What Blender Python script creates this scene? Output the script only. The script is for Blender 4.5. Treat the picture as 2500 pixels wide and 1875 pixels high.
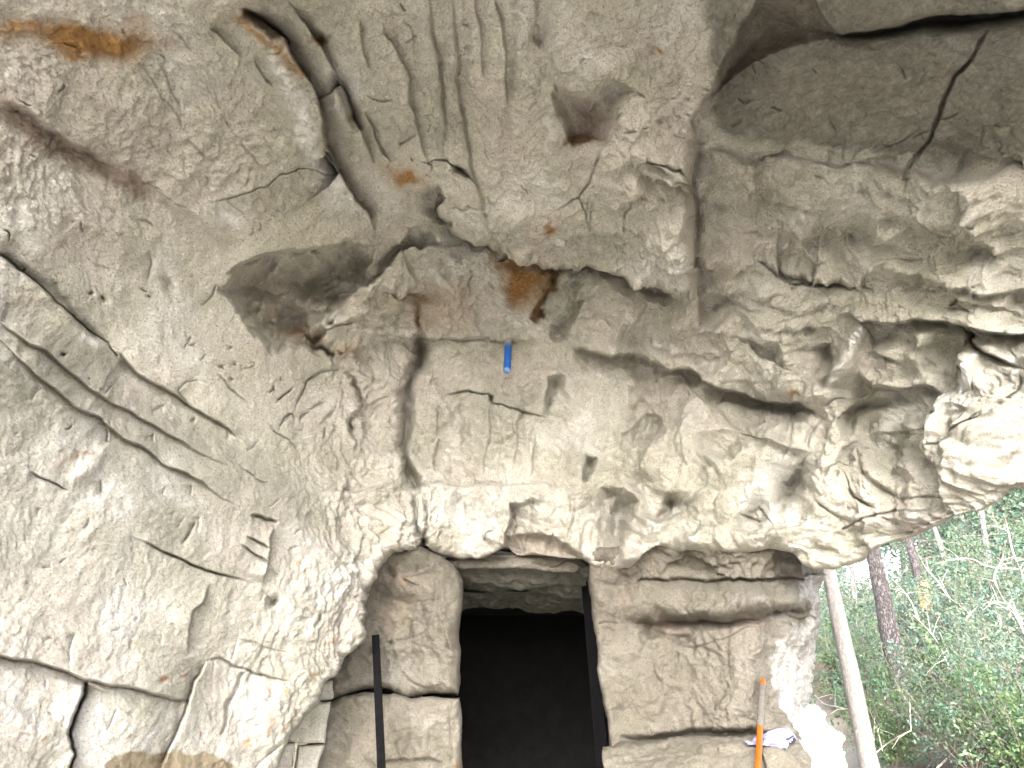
import bpy, bmesh, math, random
import numpy as np
from mathutils import Vector, Matrix

for o in list(bpy.data.objects):
    bpy.data.objects.remove(o, do_unlink=True)
scene = bpy.context.scene
COL = scene.collection

# ------------------------------------------------------------------ camera
EYE = (0.0, 0.0, 1.55)
PITCH = math.radians(20.0)
FOCAL = 1808.0                     # in units of a 2500-wide picture
cd = bpy.data.cameras.new('camera')
cd.sensor_width = 36.0
cd.lens = FOCAL / 2500.0 * 36.0
cd.clip_start = 0.05
cd.clip_end = 2000.0
cam = bpy.data.objects.new('camera', cd)
COL.objects.link(cam)
cam.location = EYE
cam.rotation_euler = (math.pi / 2 + PITCH, 0, 0)
scene.camera = cam

# ------------------------------------------------------------------ light
SUN_EL, SUN_AZ = math.radians(28), math.radians(189)   # azimuth clockwise from +Y (seen from above)
world = bpy.data.worlds.new('World')
scene.world = world
world.use_nodes = True
wn = world.node_tree
bg = wn.nodes['Background']
sky = wn.nodes.new('ShaderNodeTexSky')
sky.sky_type = 'NISHITA'
sky.sun_disc = False
sky.sun_elevation = SUN_EL
sky.sun_rotation = SUN_AZ
sky.air_density = 1.0
sky.dust_density = 4.0
sky.ozone_density = 1.0
hsv = wn.nodes.new('ShaderNodeHueSaturation')
hsv.inputs['Saturation'].default_value = 0.35          # a thin even overcast
wn.links.new(sky.outputs[0], hsv.inputs['Color'])
wn.links.new(hsv.outputs[0], bg.inputs[0])
bg.inputs[1].default_value = 0.15
sd_ = bpy.data.lights.new('sun', 'SUN')
sd_.energy = 0.52
sd_.angle = math.radians(28)
sd_.color = (1.0, 0.975, 0.94)
sun = bpy.data.objects.new('sun', sd_)
COL.objects.link(sun)
sdir = Vector((math.sin(SUN_AZ) * math.cos(SUN_EL), math.cos(SUN_AZ) * math.cos(SUN_EL), math.sin(SUN_EL)))
sun.rotation_euler = sdir.to_track_quat('Z', 'Y').to_euler()
sun.location = sdir * 30
vs = scene.view_settings
vs.view_transform = 'Standard'
vs.look = 'None'
vs.gamma = 1.0
vs.use_curve_mapping = False
vs.exposure = 3.05
scene.cycles.use_adaptive_sampling = True
scene.cycles.adaptive_threshold = 0.02
scene.cycles.max_bounces = 6
scene.cycles.diffuse_bounces = 4

# ------------------------------------------------------------------ numeric helpers
CP, SP = math.cos(PITCH), math.sin(PITCH)

def ray(x, y):
    dx = (x - 1250.0) / FOCAL
    dy = (937.5 - y) / FOCAL
    return dx, CP - dy * SP, SP + dy * CP

def place(x, y, Y):
    """the point at forward distance Y that stands at (x, y) of the 2500 x 1875 picture"""
    a, b, c = ray(x, y)
    t = Y / b
    return Vector((EYE[0] + a * t, EYE[1] + Y, EYE[2] + c * t))

def _hash(ix, iy, iz, seed):
    h = (ix * 374761393 + iy * 668265263 + iz * 2147483647 + seed * 974634777) & 0xFFFFFFFF
    h = ((h ^ (h >> 13)) * 1274126177) & 0xFFFFFFFF
    h = ((h ^ (h >> 16)) * 2246822519) & 0xFFFFFFFF
    return (h ^ (h >> 15)) & 0xFFFFFFFF

def vnoise(P, f, seed=0):
    """smooth value noise in -1..1; P is (n,3)"""
    q = P * f
    i = np.floor(q).astype(np.int64)
    w = q - i
    w = w * w * w * (w * (w * 6 - 15) + 10)
    out = 0.0
    for a in (0, 1):
        wa = w[:, 0] if a else 1 - w[:, 0]
        for b in (0, 1):
            wb = w[:, 1] if b else 1 - w[:, 1]
            for c in (0, 1):
                wc = w[:, 2] if c else 1 - w[:, 2]
                out = out + wa * wb * wc * (_hash(i[:, 0] + a, i[:, 1] + b, i[:, 2] + c, seed) / 2147483648.0 - 1.0)
    return out

def fbm(P, f, octs, seed=0, gain=0.5):
    s, a = 0.0, 1.0
    for k in range(octs):
        s = s + a * vnoise(P + 17.3 * k, f * 2.03 ** k, seed + k * 7)
        a *= gain
    return s

def facets(P, f, seed=0):
    """broken rock: the lower envelope of tilted shallow bowls, so it has sharp creases and no cliffs; about -1..1"""
    q = P * f
    i0 = np.floor(q).astype(np.int64)
    val = np.full(len(P), 1e9)
    for a in (-1, 0, 1):
        for b in (-1, 0, 1):
            for c in (-1, 0, 1):
                ii = [i0[:, 0] + a, i0[:, 1] + b, i0[:, 2] + c]
                h1 = _hash(ii[0], ii[1], ii[2], seed); h2 = _hash(ii[0], ii[1], ii[2], seed + 1)
                d = [q[:, 0] - ii[0] - (h1 & 1023) / 1024.0, q[:, 1] - ii[1] - ((h1 >> 10) & 1023) / 1024.0, q[:, 2] - ii[2] - ((h1 >> 20) & 1023) / 1024.0]
                g = [(h2 & 255) / 128.0 - 1, ((h2 >> 8) & 255) / 128.0 - 1, ((h2 >> 16) & 255) / 128.0 - 1, ((h2 >> 24) & 255) / 255.0]
                val = np.minimum(val, 0.8 * (d[0] ** 2 + d[1] ** 2 + d[2] ** 2) + 0.75 * (d[0] * g[0] + d[1] * g[1] + d[2] * g[2]) + 0.45 * g[3])
    return np.clip((val - 0.12) * 2.2, -1.5, 1.5)

def polyline(x, y, pts, closed=False):
    """distance, signed side (right-hand positive, y down), arc position, length, nearest point"""
    pts = [tuple(map(float, p)) for p in pts]
    seg = list(zip(pts[:-1], pts[1:]))
    if closed:
        seg.append((pts[-1], pts[0]))
    best = np.full(x.shape, 1e18)
    side = np.zeros(x.shape); arc = np.zeros(x.shape)
    nx = np.zeros(x.shape); ny = np.zeros(x.shape)
    L = 0.0
    for (ax, ay), (bx, by) in seg:
        dx, dy = bx - ax, by - ay
        l2 = dx * dx + dy * dy
        if l2 < 1e-9:
            continue
        l = math.sqrt(l2)
        t = np.clip(((x - ax) * dx + (y - ay) * dy) / l2, 0, 1)
        px, py = ax + t * dx, ay + t * dy
        d2 = (x - px) ** 2 + (y - py) ** 2
        m = d2 < best
        best = np.where(m, d2, best)
        side = np.where(m, np.sign(-dy * (x - ax) + dx * (y - ay)), side)
        arc = np.where(m, L + t * l, arc)
        nx = np.where(m, px, nx); ny = np.where(m, py, ny)
        L += l
    return np.sqrt(best), side, arc, L, nx, ny

def inside(x, y, pts):
    r = np.zeros(x.shape, bool)
    n = len(pts)
    for k in range(n):
        ax, ay = pts[k]; bx, by = pts[(k + 1) % n]
        if ay == by:
            continue
        c = ((ay > y) != (by > y)) & (x < (bx - ax) * (y - ay) / (by - ay) + ax)
        r ^= c
    return r

def tps(ctrl, x, y):
    c = np.array(ctrl, float)
    p = c[:, :2] / 1000.0
    n = len(c)
    def U(r2):
        return np.where(r2 > 1e-12, 0.5 * r2 * np.log(np.maximum(r2, 1e-12)), 0.0)
    K = U(((p[:, None, :] - p[None]) ** 2).sum(-1)) + np.eye(n) * 2e-4
    Q = np.hstack([np.ones((n, 1)), p])
    A = np.block([[K, Q], [Q.T, np.zeros((3, 3))]])
    w = np.linalg.solve(A, np.concatenate([c[:, 2], np.zeros(3)]))
    X, Y = x / 1000.0, y / 1000.0
    out = w[n] + w[n + 1] * X + w[n + 2] * Y
    for k in range(n):
        out = out + w[k] * U((X - p[k, 0]) ** 2 + (Y - p[k, 1]) ** 2)
    return out

# sheets of the survey drawing the cracks were traced on: origin and scale
TILE = {0: (0, 0, 1.0), 1: (0, 0, .3858), 2: (800, 0, .4069), 3: (1600, 0, .4069), 4: (0, 600, .3858), 5: (500, 550, .4069),
        6: (1300, 600, .4069), 7: (0, 1235, .3858), 8: (650, 1200, .4069), 9: (1400, 1200, .4069), 10: (1900, 1100, .4673),
        11: (1980, 1180, .2351), 12: (1980, 1485, .2351), 13: (1850, 650, .2953), 14: (900, 1300, .2712)}

def T(t, s):
    ox, oy, k = TILE[t]
    v = [float(q) for q in s.replace(',', ' ').split()]
    return [(ox + v[i] * k, oy + v[i + 1] * k) for i in range(0, len(v), 2)]

class Relief:
    """a rock surface: base shape from control points, then cracks, steps, hollows and stains set on it"""
    def __init__(self, xs, ys, ctrl, poly=None, ctrl_is_Y=False, rim=36.0, rim_depth=0.5, round_px=14.0, round_m=0.05, seed=0):
        self.xs, self.ys = np.asarray(xs, float), np.asarray(ys, float)
        self.X, self.Y = np.meshgrid(self.xs, self.ys)
        sh = self.X.shape
        self.sh = sh
        base = tps(ctrl, self.X, self.Y)
        if ctrl_is_Y:
            base = base / ray(self.X, self.Y)[1]
        self.D = base.copy()
        self.base = base
        self.rng = random.Random(seed)
        self.st = {k: np.zeros(sh) for k in ('rust', 'brown', 'mauve', 'chalk_and_light', 'grey', 'olive_brown', 'toned_down')}
        self.poly, self.rim, self.rim_depth, self.round_px, self.round_m = poly, rim, rim_depth, round_px, round_m
        self.P0 = self.world(self.X, self.Y, base)
        flat = self.P0.reshape(-1, 3)
        self.warpx = (fbm(flat, 9, 3, 51 + seed) * 5.0).reshape(sh)
        self.warpy = (fbm(flat, 9, 3, 91 + seed) * 5.0).reshape(sh)
        # normals of the base shape
        gx = np.gradient(self.P0, axis=1); gy = np.gradient(self.P0, axis=0)
        n = np.cross(gx, gy)
        n /= np.linalg.norm(n, axis=2, keepdims=True) + 1e-12
        back = (n * (self.P0 - np.array(EYE))).sum(2) > 0
        n[back] *= -1
        self.N = n

    def world(self, x, y, d):
        a, b, c = ray(x, y)
        return np.stack([EYE[0] + a * d, EYE[1] + b * d, EYE[2] + c * d], -1)

    def win(self, pts, reach):
        px = [p[0] for p in pts]; py = [p[1] for p in pts]
        i0, i1 = np.searchsorted(self.xs, [min(px) - reach, max(px) + reach])
        j0, j1 = np.searchsorted(self.ys, [min(py) - reach, max(py) + reach])
        return slice(j0, j1), slice(i0, i1)

    def _pl(self, pts, reach, warp=1.0):
        w = self.win(pts, reach + 8)
        x = self.X[w] + warp * self.warpx[w]; y = self.Y[w] + warp * self.warpy[w]
        return w, polyline(x, y, pts)

    def crack(self, pts, w=3.0, depth=0.03, taper=True, warp=1.0):
        if len(pts) < 2: return
        if w < 5: depth *= 0.8
        if w < 8: w = max(1.8, w * 0.55)
        if w > 7: depth *= 1.2
        s, (d, sd, arc, L, _, _) = self._pl(pts, 4 * w, warp)
        if d.size == 0: return
        f = np.clip(np.minimum(arc, L - arc) / (0.25 * L + 1e-6), 0, 1) ** 0.6 if taper else 1.0
        self.D[s] += depth * f * np.exp(-(d / w) ** 2)

    def step(self, pts, h=0.05, f=60.0, hp=0.0, fp=40.0, ends=0.2, sharp=1.6, warp=1.0):
        """right-hand side sinks by h (fading over f), left-hand side stands proud by hp (fading over fp)"""
        h *= 1.45 if h >= .1 else .95
        reach = 3.2 * max(f, fp if hp else 0)
        s, (d, sd, arc, L, _, _) = self._pl(pts, reach, warp)
        if d.size == 0: return
        e = np.clip(np.minimum(arc, L - arc) / (ends * L + 1e-6), 0, 1)
        e = e * e * (3 - 2 * e)
        e = np.where((arc <= 0) | (arc >= L), 0, e)
        k = np.tanh(d / sharp)
        self.D[s] += np.where(sd > 0, h * np.exp(-d / f) * k, -hp * np.exp(-d / fp) * k) * e

    def ridge(self, pts, w=20.0, h=0.04, p=2.0, warp=1.0, taper=0.25):
        s, (d, sd, arc, L, _, _) = self._pl(pts, 3 * w, warp)
        if d.size == 0: return
        f = np.clip(np.minimum(arc, L - arc) / (taper * L + 1e-6), 0, 1) ** 0.7 if taper else 1.0
        self.D[s] -= h * f * np.exp(-(d / w) ** p)

    def blob(self, cx, cy, rx, ry, ang, h, p=2.0, warp=1.5):
        """h > 0 stands out, h < 0 is a hollow"""
        R = max(rx, ry) * 2.4; h *= 1.5
        s = self.win([(cx, cy)], R)
        x = self.X[s] + warp * self.warpx[s] - cx; y = self.Y[s] + warp * self.warpy[s] - cy
        a = math.radians(ang)
        u = (x * math.cos(a) + y * math.sin(a)) / rx; v = (-x * math.sin(a) + y * math.cos(a)) / ry
        self.D[s] -= h * np.exp(-((u * u + v * v) ** (p / 2)))

    def pit(self, pts, depth=0.1, edge=30.0, warp=1.5):
        """a hollow bounded by a polygon"""
        s = self.win(pts, 12)
        x = self.X[s] + warp * self.warpx[s]; y = self.Y[s] + warp * self.warpy[s]
        m = inside(x, y, pts)
        d = polyline(x, y, pts, True)[0]
        depth *= 1.35
        self.D[s] += np.where(m, depth * (1 - np.exp(-(d / edge) ** 1.2)), 0)

    def stain(self, key, pts=None, ell=None, a=1.0, soft=20.0, line=None):
        S = self.st[key]
        if ell:
            cx, cy, rx, ry, ang = ell
            s = self.win([(cx, cy)], max(rx, ry) * 2.6)
            x = self.X[s] + 3 * self.warpx[s] - cx; y = self.Y[s] + 3 * self.warpy[s] - cy
            t = math.radians(ang)
            u = (x * math.cos(t) + y * math.sin(t)) / rx; v = (-x * math.sin(t) + y * math.cos(t)) / ry
            m = a * np.exp(-(u * u + v * v))
        elif line:
            s, (d, sd, arc, L, _, _) = self._pl(line, 3 * soft, 3.0)
            m = a * np.exp(-(d / soft) ** 2)
        else:
            s = self.win(pts, soft * 3)
            x = self.X[s] + 3 * self.warpx[s]; y = self.Y[s] + 3 * self.warpy[s]
            ins = inside(x, y, pts)
            d = polyline(x, y, pts, True)[0]
            m = a * np.clip(np.where(ins, 0.5 + d / soft, 0.5 - d / soft), 0, 1)
        S[s] = np.maximum(S[s], m)

    def scatter_cracks(self, n, box, ang, spread, length, w, depth, poly=None):
        r = self.rng
        for _ in range(n):
            x = r.uniform(box[0], box[2]); y = r.uniform(box[1], box[3])
            a = math.radians(ang + r.gauss(0, spread))
            l = length * r.uniform(0.4, 1.6)
            pts = [(x, y)]
            for k in range(4):
                a += r.gauss(0, 0.35)
                x += math.cos(a) * l / 4; y += math.sin(a) * l / 4
                pts.append((x, y))
            q = r.random()
            if q < 0.3:
                self.crack(pts, w * r.uniform(0.7, 1.3), depth * r.uniform(0.4, 1.3))
            else:
                hh = depth * r.uniform(0.3, 1.0)
                self.step(pts if q < .78 else pts[::-1], hh, l * .25, 0, 10)

    def finish(self, rough):
        """rough(P0 flat, X, Y) -> displacement along the base normal, metres"""
        sh = self.sh
        disp = rough(self.P0.reshape(-1, 3), self.X.ravel(), self.Y.ravel()).reshape(sh)
        X, Y, D = self.X.copy(), self.Y.copy(), self.D.copy()
        keep = np.ones(sh, bool)
        if self.poly is not None:
            wx = X + 0.8 * self.warpx; wy = Y + 0.8 * self.warpy
            ins = inside(wx, wy, self.poly)
            d, _, _, _, nx, ny = polyline(wx, wy, self.poly, True)
            out = ~ins
            t = np.clip(1 - d / self.round_px, 0, 1)
            rr = self.round_m * (1 - np.sqrt(np.clip(1 - t * t, 0, 1)))
            D = D + np.where(ins, rr, self.round_m)
            k = np.clip(d / self.rim, 0, 1)
            X = np.where(out, X + (nx - wx), X); Y = np.where(out, Y + (ny - wy), Y)
            D = D + np.where(out, self.rim_depth * k ** 1.3, 0)
            keep = ins | (d < self.rim)
        P = self.world(X, Y, D) + self.N * disp[..., None]
        return P, keep

def new_mesh_from_grid(name, P, keepv, facesel, stains, mat, parent=None, smooth=True):
    """facesel: boolean (rows-1, cols-1)"""
    h, w = keepv.shape
    idx = np.arange(h * w).reshape(h, w)
    kv = keepv
    fm = kv[:-1, :-1] & kv[1:, :-1] & kv[:-1, 1:] & kv[1:, 1:] & facesel
    q = np.stack([idx[:-1, :-1], idx[:-1, 1:], idx[1:, 1:], idx[1:, :-1]], -1)[fm]
    used = np.unique(q)
    remap = np.full(h * w, -1, np.int64); remap[used] = np.arange(len(used))
    q = remap[q]
    co = P.reshape(-1, 3)[used]
    me = bpy.data.meshes.new(name)
    me.vertices.add(len(co)); me.vertices.foreach_set('co', co.astype(np.float32).ravel())
    me.loops.add(q.size); me.loops.foreach_set('vertex_index', q.astype(np.int32).ravel())
    me.polygons.add(len(q))
    me.polygons.foreach_set('loop_start', np.arange(0, q.size, 4, dtype=np.int32))
    me.polygons.foreach_set('loop_total', np.full(len(q), 4, np.int32))
    me.update(calc_edges=True)
    me.polygons.foreach_set('use_smooth', np.full(len(q), smooth))
    for k, a in stains.items():
        at = me.attributes.new(k, 'FLOAT', 'POINT')
        at.data.foreach_set('value', a.ravel()[used].astype(np.float32))
    me.materials.append(mat)
    o = bpy.data.objects.new(name, me)
    COL.objects.link(o)
    o.parent = parent
    return o

# ------------------------------------------------------------------ object helpers
def tag(o, label=None, cat=None, group=None, kind=None):
    if label: o['label'] = label
    if cat: o['category'] = cat
    if group: o['group'] = group
    if kind: o['kind'] = kind
    return o

def empty(name, loc=(0, 0, 0)):
    o = bpy.data.objects.new(name, None)
    COL.objects.link(o)
    o.location = loc
    o.empty_display_size = 0.1
    return o

def mesh_obj(name, verts, faces, mat, parent=None, smooth=False):
    me = bpy.data.meshes.new(name)
    me.from_pydata([tuple(v) for v in verts], [], faces)
    me.update()
    if smooth:
        me.polygons.foreach_set('use_smooth', [True] * len(me.polygons))
    me.materials.append(mat)
    o = bpy.data.objects.new(name, me)
    COL.objects.link(o)
    o.parent = parent
    return o

def tube(pts, radii, sides=8, cap=True):
    """verts, faces of a tube along pts"""
    pts = [Vector(p) for p in pts]
    V, F = [], []
    up = Vector((0.31, 0.17, 0.93))
    prev = None
    for i, p in enumerate(pts):
        t = (pts[min(i + 1, len(pts) - 1)] - pts[max(i - 1, 0)]).normalized()
        if prev is None:
            a = t.cross(up)
            if a.length < 1e-3: a = t.cross(Vector((1, 0, 0)))
        else:
            a = prev - t * prev.dot(t)
        a.normalize(); prev = a
        b = t.cross(a)
        for k in range(sides):
            q = 2 * math.pi * k / sides
            V.append(p + (a * math.cos(q) + b * math.sin(q)) * radii[i])
    n = len(pts)
    for i in range(n - 1):
        for k in range(sides):
            k2 = (k + 1) % sides
            F.append((i * sides + k, i * sides + k2, (i + 1) * sides + k2, (i + 1) * sides + k))
    if cap:
        F.append(tuple(range(sides))[::-1]); F.append(tuple((n - 1) * sides + k for k in range(sides)))
    return V, F

# ------------------------------------------------------------------ materials
def nodes_of(name):
    m = bpy.data.materials.new(name)
    m.use_nodes = True
    nt = m.node_tree
    return m, nt, nt.nodes['Principled BSDF']

def N(nt, kind, **inp):
    n = nt.nodes.new('ShaderNode' + kind)
    for k, v in inp.items():
        k = k.replace('_', ' ')
        if k in n.inputs: n.inputs[k].default_value = v
    return n

def mixc(nt, fac, a, b, blend='MIX'):
    n = nt.nodes.new('ShaderNodeMix')
    n.data_type = 'RGBA'; n.blend_type = blend
    for sock, v in ((n.inputs[0], fac), (n.inputs[6], a), (n.inputs[7], b)):
        if isinstance(v, (int, float)): sock.default_value = v
        elif isinstance(v, tuple): sock.default_value = v if len(v) == 4 else (*v, 1)
        else: nt.links.new(v, sock)
    return n.outputs[2]

def math_(nt, op, a, b=0.0, c=None, clamp=False):
    n = nt.nodes.new('ShaderNodeMath'); n.operation = op; n.use_clamp = clamp
    for i, v in enumerate((a, b, c)):
        if v is None: continue
        if isinstance(v, (int, float)): n.inputs[i].default_value = v
        else: nt.links.new(v, n.inputs[i])
    return n.outputs[0]

def ramp(nt, src, lo, hi):
    n = nt.nodes.new('ShaderNodeMapRange'); n.interpolation_type = 'SMOOTHSTEP'
    n.inputs[1].default_value = lo; n.inputs[2].default_value = hi
    nt.links.new(src, n.inputs[0])
    return n.outputs[0]

def coords(nt, scale=(1, 1, 1), rot=(0, 0, 0)):
    tc = nt.nodes.new('ShaderNodeTexCoord')
    mp = nt.nodes.new('ShaderNodeMapping')
    mp.inputs['Scale'].default_value = scale; mp.inputs['Rotation'].default_value = rot
    nt.links.new(tc.outputs['Object'], mp.inputs[0])
    return mp.outputs[0]

def noise(nt, vec, scale, detail=4.0, rough=0.55, dist=0.0):
    n = N(nt, 'TexNoise', Scale=scale, Detail=detail, Roughness=rough, Distortion=dist)
    nt.links.new(vec, n.inputs['Vector'])
    return n.outputs[0]

def rock_material(name, a=(0.545, 0.527, 0.462), b=(0.418, 0.404, 0.338), pink=(0.525, 0.482, 0.436), white=(0.655, 0.646, 0.612), bump=0.95):
    m, nt, p = nodes_of(name)
    v = coords(nt)
    def noise3(scale, detail, rough, dist=0.0):
        n = N(nt, 'TexNoise', Scale=scale, Detail=detail, Roughness=rough, Distortion=dist)
        nt.links.new(v, n.inputs['Vector'])
        sp = nt.nodes.new('ShaderNodeSeparateColor'); nt.links.new(n.outputs[1], sp.inputs[0])
        return sp.outputs
    A = noise3(2.1, 4, 0.62, 0.3)
    B = noise3(19.0, 5, 0.75, 0.4)
    col = mixc(nt, ramp(nt, A[0], 0.38, 0.62), a, b)
    col = mixc(nt, math_(nt, 'MULTIPLY', ramp(nt, A[1], 0.46, 0.64), 0.6), col, pink)
    col = mixc(nt, math_(nt, 'MULTIPLY', ramp(nt, A[2], 0.50, 0.68), 0.7), col, white)
    # grain, and fine dark flecks of lichen and dirt
    Gn = noise3(120.0, 3, 0.8)
    for src, lo, hi, k, c in ((B[0], 0.38, 0.26, 0.9, (0.36, 0.33, 0.29)), (B[1], 0.50, 0.72, 0.5, (0.72, 0.68, 0.60)), (B[2], 0.50, 0.72, 0.6, (1.36, 1.37, 1.38)),
                              (Gn[0], 0.47, 0.33, 0.85, (0.46, 0.42, 0.36)), (Gn[1], 0.50, 0.65, 0.6, (1.40, 1.39, 1.36))):
        col = mixc(nt, math_(nt, 'MULTIPLY', ramp(nt, src, lo, hi), k), col, c, 'MULTIPLY')
    toned_down = nt.nodes.new('ShaderNodeAttribute'); toned_down.attribute_name = 'toned_down'      # smoother side wall; also tones down parts lit too strongly
    col = mixc(nt, toned_down.outputs['Fac'], col, (0.515, 0.515, 0.52), 'MULTIPLY')
    for key, c, soft in (('chalk_and_light', (0.577, 0.574, 0.566), 0.35), ('grey', (0.130, 0.127, 0.105), 0.35), ('mauve', (0.185, 0.148, 0.122), 0.4), ('olive_brown', (0.115, 0.095, 0.065), 0.3),
                         ('brown', (0.104, 0.063, 0.037), 0.35), ('rust', (0.235, 0.130, 0.048), 0.5)):  # the palest tone also paints daylight, grey also paints shade
        at = nt.nodes.new('ShaderNodeAttribute'); at.attribute_name = key
        f = math_(nt, 'ADD', at.outputs['Fac'], math_(nt, 'MULTIPLY', math_(nt, 'SUBTRACT', B[2], 0.5), 0.9))
        f = math_(nt, 'MULTIPLY', ramp(nt, f, 0.5 - soft, 0.5 + soft), math_(nt, 'MULTIPLY', at.outputs['Fac'], 1.3, clamp=True), clamp=True)
        c2 = tuple(min(1, q * 1.55) for q in c)
        cc = mixc(nt, ramp(nt, B[1], 0.35, 0.65), c, c2)
        col = mixc(nt, f, col, cc)
    nt.links.new(col, p.inputs['Base Color'])
    p.inputs['Roughness'].default_value = 0.92
    p.inputs['Specular IOR Level'].default_value = 0.2
    h = noise(nt, coords(nt, (1, 1, 1.7), (0.6, 0.4, 0)), 48, 5, 0.8, 0.4)
    bp = N(nt, 'Bump', Strength=1.0 * bump, Distance=0.026)
    nt.links.new(h, bp.inputs['Height'])
    nt.links.new(math_(nt, 'MULTIPLY', math_(nt, 'SUBTRACT', 1.0, math_(nt, 'MULTIPLY', toned_down.outputs['Fac'], 0.5)), bump), bp.inputs['Strength'])
    nt.links.new(bp.outputs[0], p.inputs['Normal'])
    return m

def plain(name, c, rough=0.7, metal=0.0, var=0.25, scale=30.0, bump=0.0):
    m, nt, p = nodes_of(name)
    v = coords(nt)
    n = noise(nt, v, scale, 5, 0.6)
    col = mixc(nt, ramp(nt, n, 0.35, 0.65), tuple(q * (1 - var) for q in c), tuple(min(1, q * (1 + var)) for q in c))
    nt.links.new(col, p.inputs['Base Color'])
    p.inputs['Roughness'].default_value = rough
    p.inputs['Metallic'].default_value = metal
    if bump:
        b = N(nt, 'Bump', Strength=bump, Distance=0.02)
        nt.links.new(noise(nt, v, scale * 1.7, 6, 0.65), b.inputs['Height'])
        nt.links.new(b.outputs[0], p.inputs['Normal'])
    return m

ROCK = rock_material('pale_sandstone')
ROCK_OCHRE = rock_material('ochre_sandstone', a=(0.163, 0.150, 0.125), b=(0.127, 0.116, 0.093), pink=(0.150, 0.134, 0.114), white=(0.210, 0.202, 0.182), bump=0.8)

# ------------------------------------------------------------------ the rock shelter
shelter = empty('rock_shelter', (0, 4.0, 0))
tag(shelter, 'pale cream sandstone overhang of walls and ceiling around the dark doorway', 'rock shelter')
shelter.location = (0, 0, 0)

def axis(lo, a, b, hi, fine, first, grow=1.22):
    mid = list(np.arange(a, b + fine, fine))
    s, left = first, []
    x = a
    while x > lo:
        x -= s; s *= grow; left.append(x)
    s, right = first, []
    x = mid[-1]
    while x < hi:
        x += s; s *= grow; right.append(x)
    return np.array(left[::-1] + mid + right)

OUT = (T(0, '-1500 2150 520 2150 600 1960 678 1875') + T(8, '120 1540 150 1470 230 1350 310 1280 322 1150 400 1110 440 1060 450 1010 480 980 555 910 '
       '580 860 575 800 600 740 605 700 595 680 610 650 660 520 690 420 700 366 770 372 830 366 880 352 900 330 930 340 1000 370 1100 390 1180 396 1250 400 1350 374 1420 338 1445 320 '
       '1500 372 1650 384 1800 392 1870 396 1930 418')
       + T(9, '110 440 190 444 240 470 350 470 380 450 460 370 540 352 620 350 700 352 860 370 1000 372 1180 352 1320 372 1380 440 1440 470')
       + T(10, '225 624 300 625 370 606 440 570 500 510 570 480 640 470 700 446 740 430 860 385 910 345 960 310 1030 290 1100 275 1160 245 1210 190 1284 185')
       + T(0, '2540 1160 2585 1080 2600 900 2620 700 2640 500 2690 200 2730 -100 2900 -900 3100 -2300 -1500 -2300'))

CTRL = [(1250, -1800, 1.2), (1250, -700, 1.76), (1250, -200, 2.2), (1250, 0, 2.47), (1250, 420, 3.17), (1250, 600, 3.55), (1250, 690, 3.98), (1250, 836, 4.2),
        (1000, 836, 4.12), (1250, 1000, 4.2), (1250, 1190, 4.1), (1250, 1350, 3.98), (1000, 1190, 4.02), (1000, 1345, 3.95),
        (935, 1350, 3.75), (0, 1350, 2.2), (-600, 1350, 1.75), (640, 1875, 3.0), (0, 1875, 2.15), (780, 1668, 3.3), (0, 900, 2.2), (400, 900, 2.85), (700, 900, 3.45),
        (880, 1000, 3.92), (850, 1200, 3.7), (700, 1200, 3.35), (400, 1200, 2.75), (0, 600, 2.2), (400, 600, 2.8), (0, 0, 2.05), (500, 0, 2.3), (500, 300, 2.65),
        (0, 300, 2.15), (800, 600, 3.35), (800, 300, 2.85), (700, 1500, 3.2), (400, 1600, 2.7),
        (1700, 0, 2.5), (2100, 0, 2.5), (2500, 0, 2.35), (2500, 300, 2.65), (2100, 300, 2.95), (1700, 300, 2.95), (1700, 600, 3.5), (2100, 600, 3.35), (2500, 600, 2.9),
        (2500, 900, 3.0), (2100, 900, 3.6), (1700, 900, 4.05), (1500, 1000, 4.18), (1700, 1150, 3.95), (2100, 1150, 3.5), (2450, 1120, 2.95), (1550, 1370, 3.85),
        (1900, 1330, 3.58), (2050, 1385, 3.48), (2300, 1270, 3.2), (2500, 1180, 2.95), (3000, 600, 2.2), (3000, 0, 2.0), (3000, 1000, 2.3), (-600, 600, 1.65),
        (-600, 0, 1.6), (-600, 1800, 1.7), (-900, -1500, 1.2), (2900, -1500, 1.2)]

R = Relief(axis(-900, -40, 2540, 3200, 2.5, 4.0, 1.09), axis(-1900, -40, 1895, 2060, 2.5, 4.0, 1.13), CTRL, OUT, rim=30, rim_depth=0.45, round_px=16, round_m=0.06, seed=1)

# --- ceiling, upper corner by the side wall (survey sheet 1)
for s in ('950 250 1020 310 1065 400 1040 440 1080 520 1110 600 1150 690 1150 770 1140 830', '990 600 1060 650 1110 720 1150 790 1150 880',
          '1130 900 1170 890 1240 940 1330 1010 1375 990 1395 920 1390 860', '1140 910 1160 1000 1140 1060 1150 1140 1180 1170',
          '1360 520 1370 620 1410 730 1470 840 1500 885', '1500 890 1600 980 1640 1050 1620 1110 1650 1170',
          '1380 1210 1400 1160 1450 1110 1510 1060 1525 1010', '1080 175 1140 220 1180 290 1215 330', '1420 1245 1520 1320 1580 1370',
          '1540 1170 1560 1100 1590 1030', '1670 850 1690 890 1720 930', '1870 870 1890 940 1930 1000', '1050 800 1080 870 1070 960 1090 1050', '960 860 990 960 1000 1030',
          '990 1180 1030 1240 1060 1320', '850 1400 900 1390 960 1430', '1740 1370 1770 1345 1800 1360'):
    p = T(1, s); R.crack(p, 2.8, 0.016); R.step(p, 0.009, 26)
R.crack(T(1, '1310 1290 1420 1245 1560 1210 1690 1175 1800 1100 1960 1085 2060 1120 2150 1110'), 2.6, 0.03)
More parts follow.
